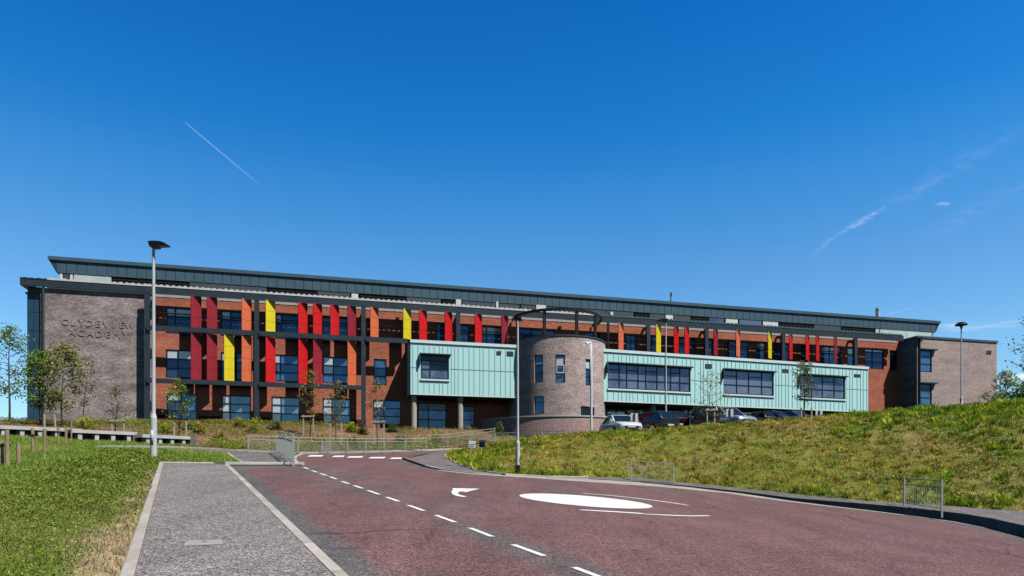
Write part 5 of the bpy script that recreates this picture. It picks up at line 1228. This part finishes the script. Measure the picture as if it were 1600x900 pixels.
# ---- parked cars
def paint_mat(n, c, metal=.1):
    m = varied('car_paint_'+n, c, .05, 1, .25, metal, .5); bsdf(m).inputs['Coat Weight'].default_value = .6; return m
def car(px, Y, yaw, lab, m, kind='saloon', dz=0.0, tail=False):
    x, y = at(px, Y); z = gz_(x, y)+.03+dz; r = empty('parked_car', (x, y, z), R(yaw), lab, 'car', 'cars parked in front of the long turquoise box')
    # stations along x (front at +x): x, half width, sill z, belt z (bonnet / deck height)
    if kind == 'saloon': L, st, cab = 4.5, [(-2.25,.66,.42,.72),(-2.18,.78,.28,.92),(-1.7,.86,.24,.98),(-.9,.89,.24,.98),(.2,.89,.24,.95),(1.0,.88,.24,.92),(1.7,.84,.24,.84),(2.12,.74,.26,.72),(2.25,.60,.36,.60)], [(-1.75,.97,.72),(-.95,1.40,.60),(.10,1.44,.60),(1.02,.93,.74)]
    elif kind == 'hatch': L, st, cab = 4.1, [(-2.05,.68,.40,.80),(-2.0,.80,.28,.98),(-1.5,.86,.24,1.0),(-.7,.88,.24,.98),(.3,.88,.24,.95),(1.0,.86,.24,.92),(1.6,.82,.24,.84),(1.95,.72,.26,.70),(2.05,.58,.36,.58)], [(-1.95,1.0,.70),(-1.55,1.44,.58),(.0,1.50,.60),(.95,.93,.72)]
    else: L, st, cab = 4.6, [(-2.3,.76,.50,.92),(-2.24,.86,.38,1.10),(-1.6,.90,.34,1.12),(-.7,.92,.34,1.12),(.4,.92,.34,1.10),(1.1,.91,.34,1.06),(1.8,.88,.36,1.0),(2.22,.80,.38,.86),(2.3,.68,.46,.74)], [(-2.18,1.12,.78),(-1.95,1.70,.66),(.05,1.76,.66),(1.0,1.07,.78)]
    mb = MB(); rings = []
    for (sx, hw, zs, zb) in st:
        sec = [(-hw*.9, zs), (-hw, zs+.16), (-hw*1.0, zb-.16), (-hw*.93, zb-.03), (-hw*.6, zb+.02), (hw*.6, zb+.02), (hw*.93, zb-.03), (hw, zb-.16), (hw, zs+.16), (hw*.9, zs)]
        rings.append([mb.pt((sx, a, c)) for a, c in sec])
    for a, b in zip(rings[:-1], rings[1:]):
        for k in range(len(a)): mb.f.append([a[k], b[k], b[(k+1) % len(a)], a[(k+1) % len(a)]]); mb.mi.append(0)
    mb.f.append(rings[0]); mb.f.append(rings[-1][::-1]); mb.mi += [0, 0]
    (xa, za, wa), (xb, zb, wb), (xc, zc, wc), (xd, zd, wd) = cab
    # roof and pillars in body colour
    for s in (-1, 1):
        for p, q in (((xa, wa, za), (xb, wb, zb)), ((xb, wb, zb), (xc, wc, zc)), ((xc, wc, zc), (xd, wd, zd)), (((xa+xd)/2-.1, wa*1.02, za), ((xb+xc)/2, wb, zb-.02))):
            mb.bar((p[0], p[1]*s, p[2]-.03), (q[0], q[1]*s, q[2]-.02), .085)
    n0 = len(mb.f); top = [(xb-.04, -wb-.02, zb-.02), (xc+.05, -wc-.02, zc-.02), (xc+.05, wc+.02, zc-.02), (xb-.04, wb+.02, zb-.02)]; mid = [(xb+.1, -wb*.7, zb+.045), (xc-.12, -wc*.7, zc+.04), (xc-.12, wc*.7, zc+.04), (xb+.1, wb*.7, zb+.045)]
    mb.face(mid)
    for k in range(4): mb.face([top[k], top[(k+1) % 4], mid[(k+1) % 4], mid[k]])
    b_ = mb.build('body', m, r); bv = b_.modifiers.new('bevel', 'BEVEL'); bv.width = .03; bv.segments = 2; bv.limit_method = 'ANGLE'
    b_.data.polygons.foreach_set('use_smooth', [True]*len(b_.data.polygons))
    e = .012
    g = MB(); g.face([(xd-.02, -wd+.04, zd), (xd-.02, wd-.04, zd), (xc+.02, wc-.03, zc-.03), (xc+.02, -wc+.03, zc-.03)]); g.build('windscreen', M['car_glass'], r)
    g = MB(); g.face([(xa+.02, wa-.04, za), (xa+.02, -wa+.04, za), (xb-.02, -wb+.03, zb-.03), (xb-.02, wb-.03, zb-.03)]); g.build('rear_window', M['car_glass'], r)
    for s in (-1, 1):
        g = MB(); p = [(xa+.1, s*(wa+.0), za), (xd-.1, s*(wd+.0), zd), (xc, s*(wc+.0), zc-.04), (xb, s*(wb+.0), zb-.04)]; g.face(p if s < 0 else p[::-1]); g.build('side_window', M['car_glass'], r)
        g = MB(); g.box(st[-2][0]-.10, st[-2][0]+.035, s*.46-.17, s*.46+.17, st[-2][3]-.17, st[-2][3]-.03); g.build('headlight', M['head'], r)
        g = MB(); g.box(st[0][0]-.01, st[1][0]+.02, s*.60-.12, s*.60+.12, st[1][3]-.24, st[1][3]-.06); g.build('tail_light', M['tail'], r)
        g = MB(); g.box(xd-.28, xd-.14, s*(wd+.12)-.09, s*(wd+.12)+.09, zd+.02, zd+.15); g.build('mirror', m, r)
        for wx in (-L*.30, L*.30):
            t = MB(); t.tube([(wx, s*.68, .31), (wx, s*.90, .31)], .31, 20); w = t.build('wheel', M['tyre'], r)
            t = MB(); t.tube([(wx, s*.86, .31), (wx, s*.915, .31)], .20, 14); t.build('rim', M['rim'], w)
    g = MB(); g.box(st[-1][0]-.04, st[-1][0]+.02, -.42, .42, st[-1][3]-.20, st[-1][3]-.05); g.build('grille', M['black'], r)
    for xx in (st[-1][0]+.0, st[0][0]-.035): g = MB(); g.box(xx, xx+.035, -.26, .26, .46, .57); g.build('number_plate', M['plate'], r)
    return r
cz = lambda px, Y, py, h: (HY-py)/F*Y - h - gz_(*at(px, Y)) - .03
car(969, 46.5, -80, 'white saloon facing the road at the left end of the row of parked cars', paint_mat('white', (.74,.76,.78)), 'saloon', cz(969, 46.5, 648.5, 1.46))
car(1017, 48.5, 118, 'black green hatchback beside the white saloon', paint_mat('green', (.010,.022,.022)), 'hatch', cz(1017, 48.5, 644.5, 1.53))
car(1040, 51, 105, 'dark maroon hatchback half hidden behind the slim lamp post', paint_mat('maroon', (.016,.005,.008)), 'hatch', cz(1040, 51, 645, 1.52))
car(1099, 49.5, 80, 'black off roader behind the sapling support', paint_mat('black', (.010,.010,.012)), 'suv', cz(1099, 49.5, 638.5, 1.78))
car(1137, 51.5, -70, 'silver off roader facing the road with a white plate before it', paint_mat('silver', (.42,.46,.50), .5), 'suv', cz(1137, 51.5, 636.5, 1.78))
car(1167, 58, -80, 'pale grey hatchback further back between the off roader and the navy car', paint_mat('grey', (.30,.31,.32), .4), 'hatch', cz(1167, 58, 645, 1.52))
car(1188, 54, 100, 'black hatchback left of the navy saloon', paint_mat('ink', (.012,.012,.016)), 'hatch', cz(1188, 54, 644.5, 1.52))
car(1212, 53, -55, 'navy blue saloon angled towards the road', paint_mat('navy', (.016,.045,.135)), 'saloon', cz(1212, 53, 642.5, 1.46))
car(1246, 54, -60, 'dark estate with a pale roof beside the small rounded tree', paint_mat('pewter', (.16,.17,.20), .4), 'hatch', cz(1246, 54, 642, 1.53))

# ------------------------------------------------------------------ sky, contrail, wisps
def ribbon(name, pts, label, cat, alt, strength, wfn, scale, lo, hi, noise_sc=(1, 1, 1)):
    """a thin cloud lying level at its real altitude; alpha from noise and from the edges of the sheet"""
    P_ = [Vector(((px-CX)/F, 1, (HY-py)/F))*(alt/((HY-py)/F)) for px, py in pts]; n = 40; mb = MB(); rows = []; uv = []
    def cat_(t):
        t *= len(P_)-1; k = min(int(t), len(P_)-2); return P_[k].lerp(P_[k+1], t-k)
    for i in range(n+1):
        p = cat_(i/n); d = (cat_(min(1, i/n+.02))-cat_(max(0, i/n-.02))).normalized(); s = d.cross(Vector((0, 0, 1))).normalized(); w = wfn(i/n)*p.length/F
        rows.append([mb.pt(p + s*w*k) for k in (-.5, -.25, 0, .25, .5)]); uv.append([(i/n, k) for k in (0, .5, 1, .5, 0)])
    for a, b in zip(rows[:-1], rows[1:]):
        for k in range(4): mb.f.append([a[k], a[k+1], b[k+1], b[k]]); mb.mi.append(0)
    m = bpy.data.materials.new(cat+'_vapour'); m.use_nodes = True; nt = m.node_tree; nt.nodes.clear()
    out = nt.nodes.new('ShaderNodeOutputMaterial'); mx = nt.nodes.new('ShaderNodeMixShader'); tr = nt.nodes.new('ShaderNodeBsdfTransparent'); em = nt.nodes.new('ShaderNodeBsdfTranslucent'); em.inputs['Color'].default_value = (.95, .97, 1, 1)
    at_ = nt.nodes.new('ShaderNodeAttribute'); at_.attribute_name = 'dens'
    nz = nt.nodes.new('ShaderNodeTexNoise'); nz.inputs['Scale'].default_value = scale; nz.inputs['Detail'].default_value = 6
    tc_ = nt.nodes.new('ShaderNodeTexCoord'); mp = nt.nodes.new('ShaderNodeMapping'); mp.inputs['Scale'].default_value = noise_sc
    nt.links.new(tc_.outputs['Object'], mp.inputs[0]); nt.links.new(mp.outputs[0], nz.inputs['Vector'])
    rp_ = nt.nodes.new('ShaderNodeValToRGB'); rp_.color_ramp.elements[0].position = lo; rp_.color_ramp.elements[1].position = hi
    mu = nt.nodes.new('ShaderNodeMath'); mu.operation = 'MULTIPLY'; mu2 = nt.nodes.new('ShaderNodeMath'); mu2.operation = 'MULTIPLY'; mu2.inputs[1].default_value = strength
    nt.links.new(nz.outputs['Fac'], rp_.inputs['Fac']); nt.links.new(rp_.outputs['Color'], mu.inputs[0]); nt.links.new(at_.outputs['Fac'], mu.inputs[1]); nt.links.new(mu.outputs[0], mu2.inputs[0])
    nt.links.new(mu2.outputs[0], mx.inputs[0]); nt.links.new(tr.outputs[0], mx.inputs[1]); nt.links.new(em.outputs[0], mx.inputs[2]); nt.links.new(mx.outputs[0], out.inputs['Surface'])
    o = mb.build(name, m); a = o.data.attributes.new('dens', 'FLOAT', 'POINT')
    den = [v*(math.sin(math.pi*min(1, max(0, t)))**.6 if name != 'contrail' else max(0, 1-t)**.8) for row in uv for t, v in row]
    a.data.foreach_set('value', den)
    return tag(o, label, cat)
ribbon('contrail', [(289,191), (345,238), (412,294)], 'thin straight white vapour trail in the clear blue sky', 'contrail', 1500, .25, lambda t: 1.8+5*t, .012, .05, .45)
ribbon('cloud', [(1312,366), (1345,346), (1386,322)], 'small bright feathery cloud streak above the right part of the roof', 'cloud', 1500, .27, lambda t: 6+18*math.sin(math.pi*t), .02, .36, .70)
ribbon('cloud', [(1265,405), (1300,372), (1322,358)], 'faint tail below the bright cloud streak', 'cloud', 1500, .10, lambda t: 16, .016, .35, .75)
ribbon('cloud', [(1462,322), (1474,316), (1484,322)], 'tiny cloud puff to the right of the bright streak', 'cloud', 1500, .32, lambda t: 12, .03, .35, .70)
ribbon('cloud', [(1370,335), (1470,275), (1600,190)], 'long faint veil of cloud rising towards the upper right corner', 'cloud', 1500, .07, lambda t: 60, .010, .38, .75)
ribbon('cloud', [(1440,380), (1520,330), (1640,270)], 'second faint veil below the long one', 'cloud', 1500, .05, lambda t: 70, .010, .38, .75)
ribbon('cloud', [(1368,496), (1400,488), (1434,479)], 'small pale wisp just right of the steel flue', 'cloud', 900, .16, lambda t: 12, .02, .34, .68)
ribbon('cloud', [(1440,505), (1520,512), (1640,500)], 'soft haze of thin cloud low above the right brick block', 'cloud', 900, .30, lambda t: 60, .008, .34, .75)
ribbon('cloud', [(1552,602), (1590,590), (1650,575)], 'low white cloud bank behind the trees at the right', 'cloud', 500, .80, lambda t: 50, .016, .22, .60)
SUN_EL = R(57); sh = Vector((.815, -.579, 0)).normalized(); sd = Vector((sh.x*math.cos(SUN_EL), sh.y*math.cos(SUN_EL), math.sin(SUN_EL)))
L = bpy.data.lights.new('sun', 'SUN'); L.energy = 5.0; L.angle = R(.53); L.color = (1, .965, .90)
so = bpy.data.objects.new('sun', L); COL.objects.link(so); so.rotation_euler = sd.to_track_quat('Z', 'Y').to_euler(); so.location = (30, -30, 60)
w = bpy.data.worlds.new('World'); sc.world = w; w.use_nodes = True; nt = w.node_tree; bg = nt.nodes['Background']
sk = nt.nodes.new('ShaderNodeTexSky'); sk.sky_type = 'NISHITA'; sk.sun_disc = False; sk.sun_elevation = SUN_EL; sk.sun_rotation = math.atan2(sh.x, sh.y); sk.air_density = 1.0; sk.dust_density = .25; sk.ozone_density = 3.0; sk.altitude = 100
hs = nt.nodes.new('ShaderNodeHueSaturation'); hs.inputs['Saturation'].default_value = 1.25; hs.inputs['Hue'].default_value = .5
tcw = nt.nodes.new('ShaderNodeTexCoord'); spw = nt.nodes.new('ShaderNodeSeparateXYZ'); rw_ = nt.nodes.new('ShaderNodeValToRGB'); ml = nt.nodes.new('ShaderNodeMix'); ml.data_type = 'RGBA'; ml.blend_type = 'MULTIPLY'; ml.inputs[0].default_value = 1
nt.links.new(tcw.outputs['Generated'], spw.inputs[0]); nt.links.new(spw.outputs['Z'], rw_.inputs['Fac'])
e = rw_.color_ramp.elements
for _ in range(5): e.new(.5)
for k, (p, c) in enumerate(((.06, (1.15, 1.35, 1.40)), (.18, (1.45, 1.62, 1.60)), (.282, (1.26, 1.58, 1.64)), (.374, (.75, 1.54, 1.74)), (.443, (.30, 1.36, 1.76)), (.575, (.13, 1.12, 1.70)), (.72, (.08, .40, .62)))): e[k].position = p; e[k].color = (*c, 1)  # last stop darkens the unseen zenith to cut fill light
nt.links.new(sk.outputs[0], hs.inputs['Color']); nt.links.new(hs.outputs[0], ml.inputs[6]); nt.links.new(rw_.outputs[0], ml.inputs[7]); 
# unseen sky behind the viewer is darkened to cut fill and deepen shadows
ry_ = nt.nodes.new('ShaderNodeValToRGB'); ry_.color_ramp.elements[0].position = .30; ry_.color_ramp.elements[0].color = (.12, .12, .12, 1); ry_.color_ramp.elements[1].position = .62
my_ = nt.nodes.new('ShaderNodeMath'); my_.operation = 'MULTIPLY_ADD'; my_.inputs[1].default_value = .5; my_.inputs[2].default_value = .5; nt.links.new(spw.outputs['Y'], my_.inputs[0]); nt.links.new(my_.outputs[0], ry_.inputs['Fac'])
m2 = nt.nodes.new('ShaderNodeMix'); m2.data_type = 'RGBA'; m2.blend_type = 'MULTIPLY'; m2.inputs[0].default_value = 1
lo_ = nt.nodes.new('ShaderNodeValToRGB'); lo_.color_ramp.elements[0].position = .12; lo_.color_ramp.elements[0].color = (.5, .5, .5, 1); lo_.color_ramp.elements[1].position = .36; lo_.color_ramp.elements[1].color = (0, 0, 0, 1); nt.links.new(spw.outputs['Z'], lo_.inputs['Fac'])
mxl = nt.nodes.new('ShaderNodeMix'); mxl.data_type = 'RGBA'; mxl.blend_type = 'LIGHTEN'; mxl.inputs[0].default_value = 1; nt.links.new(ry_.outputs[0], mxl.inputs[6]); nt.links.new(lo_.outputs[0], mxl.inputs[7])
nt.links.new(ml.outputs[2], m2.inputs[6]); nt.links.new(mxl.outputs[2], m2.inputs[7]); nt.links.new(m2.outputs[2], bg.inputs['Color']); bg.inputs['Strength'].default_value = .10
cam = bpy.data.cameras.new('camera'); cam.sensor_width = 36; cam.lens = F/1600*36; cam.shift_y = (HY-450)/1600; cam.clip_end = 60000; cam.clip_start = .1
co = bpy.data.objects.new('camera', cam); COL.objects.link(co); co.location = (0, 0, 0); co.rotation_euler = (R(90), 0, 0); sc.camera = co
sc.view_settings.view_transform = 'Standard'; sc.view_settings.look = 'None'; sc.view_settings.exposure = 0; sc.view_settings.gamma = 1
sc.cycles.max_bounces = 6; sc.cycles.diffuse_bounces = 0; sc.cycles.transparent_max_bounces = 12
# labels of the setting and of the ground cover
LAB = {'ground': 'grassy and bare soil ground of the school site', 'road': 'dark red asphalt road with white markings', 'pavement': 'speckled grey pavement left of the road', 'footway': 'narrow grey footway along the right kerb and mound', 'car_park': 'dark car park behind the mound',
       'kerb': 'concrete kerb edging', 'grass': 'green and straw coloured grass', 'weeds': 'leafy green weeds in the grass', 'ground_cover': 'low planting in the bed before the school'}
for o in list(COL.objects):
    if o.parent is None and 'label' not in o:
        b = o.name.split('.')[0]
        if b in LAB: o['label'] = LAB[b]
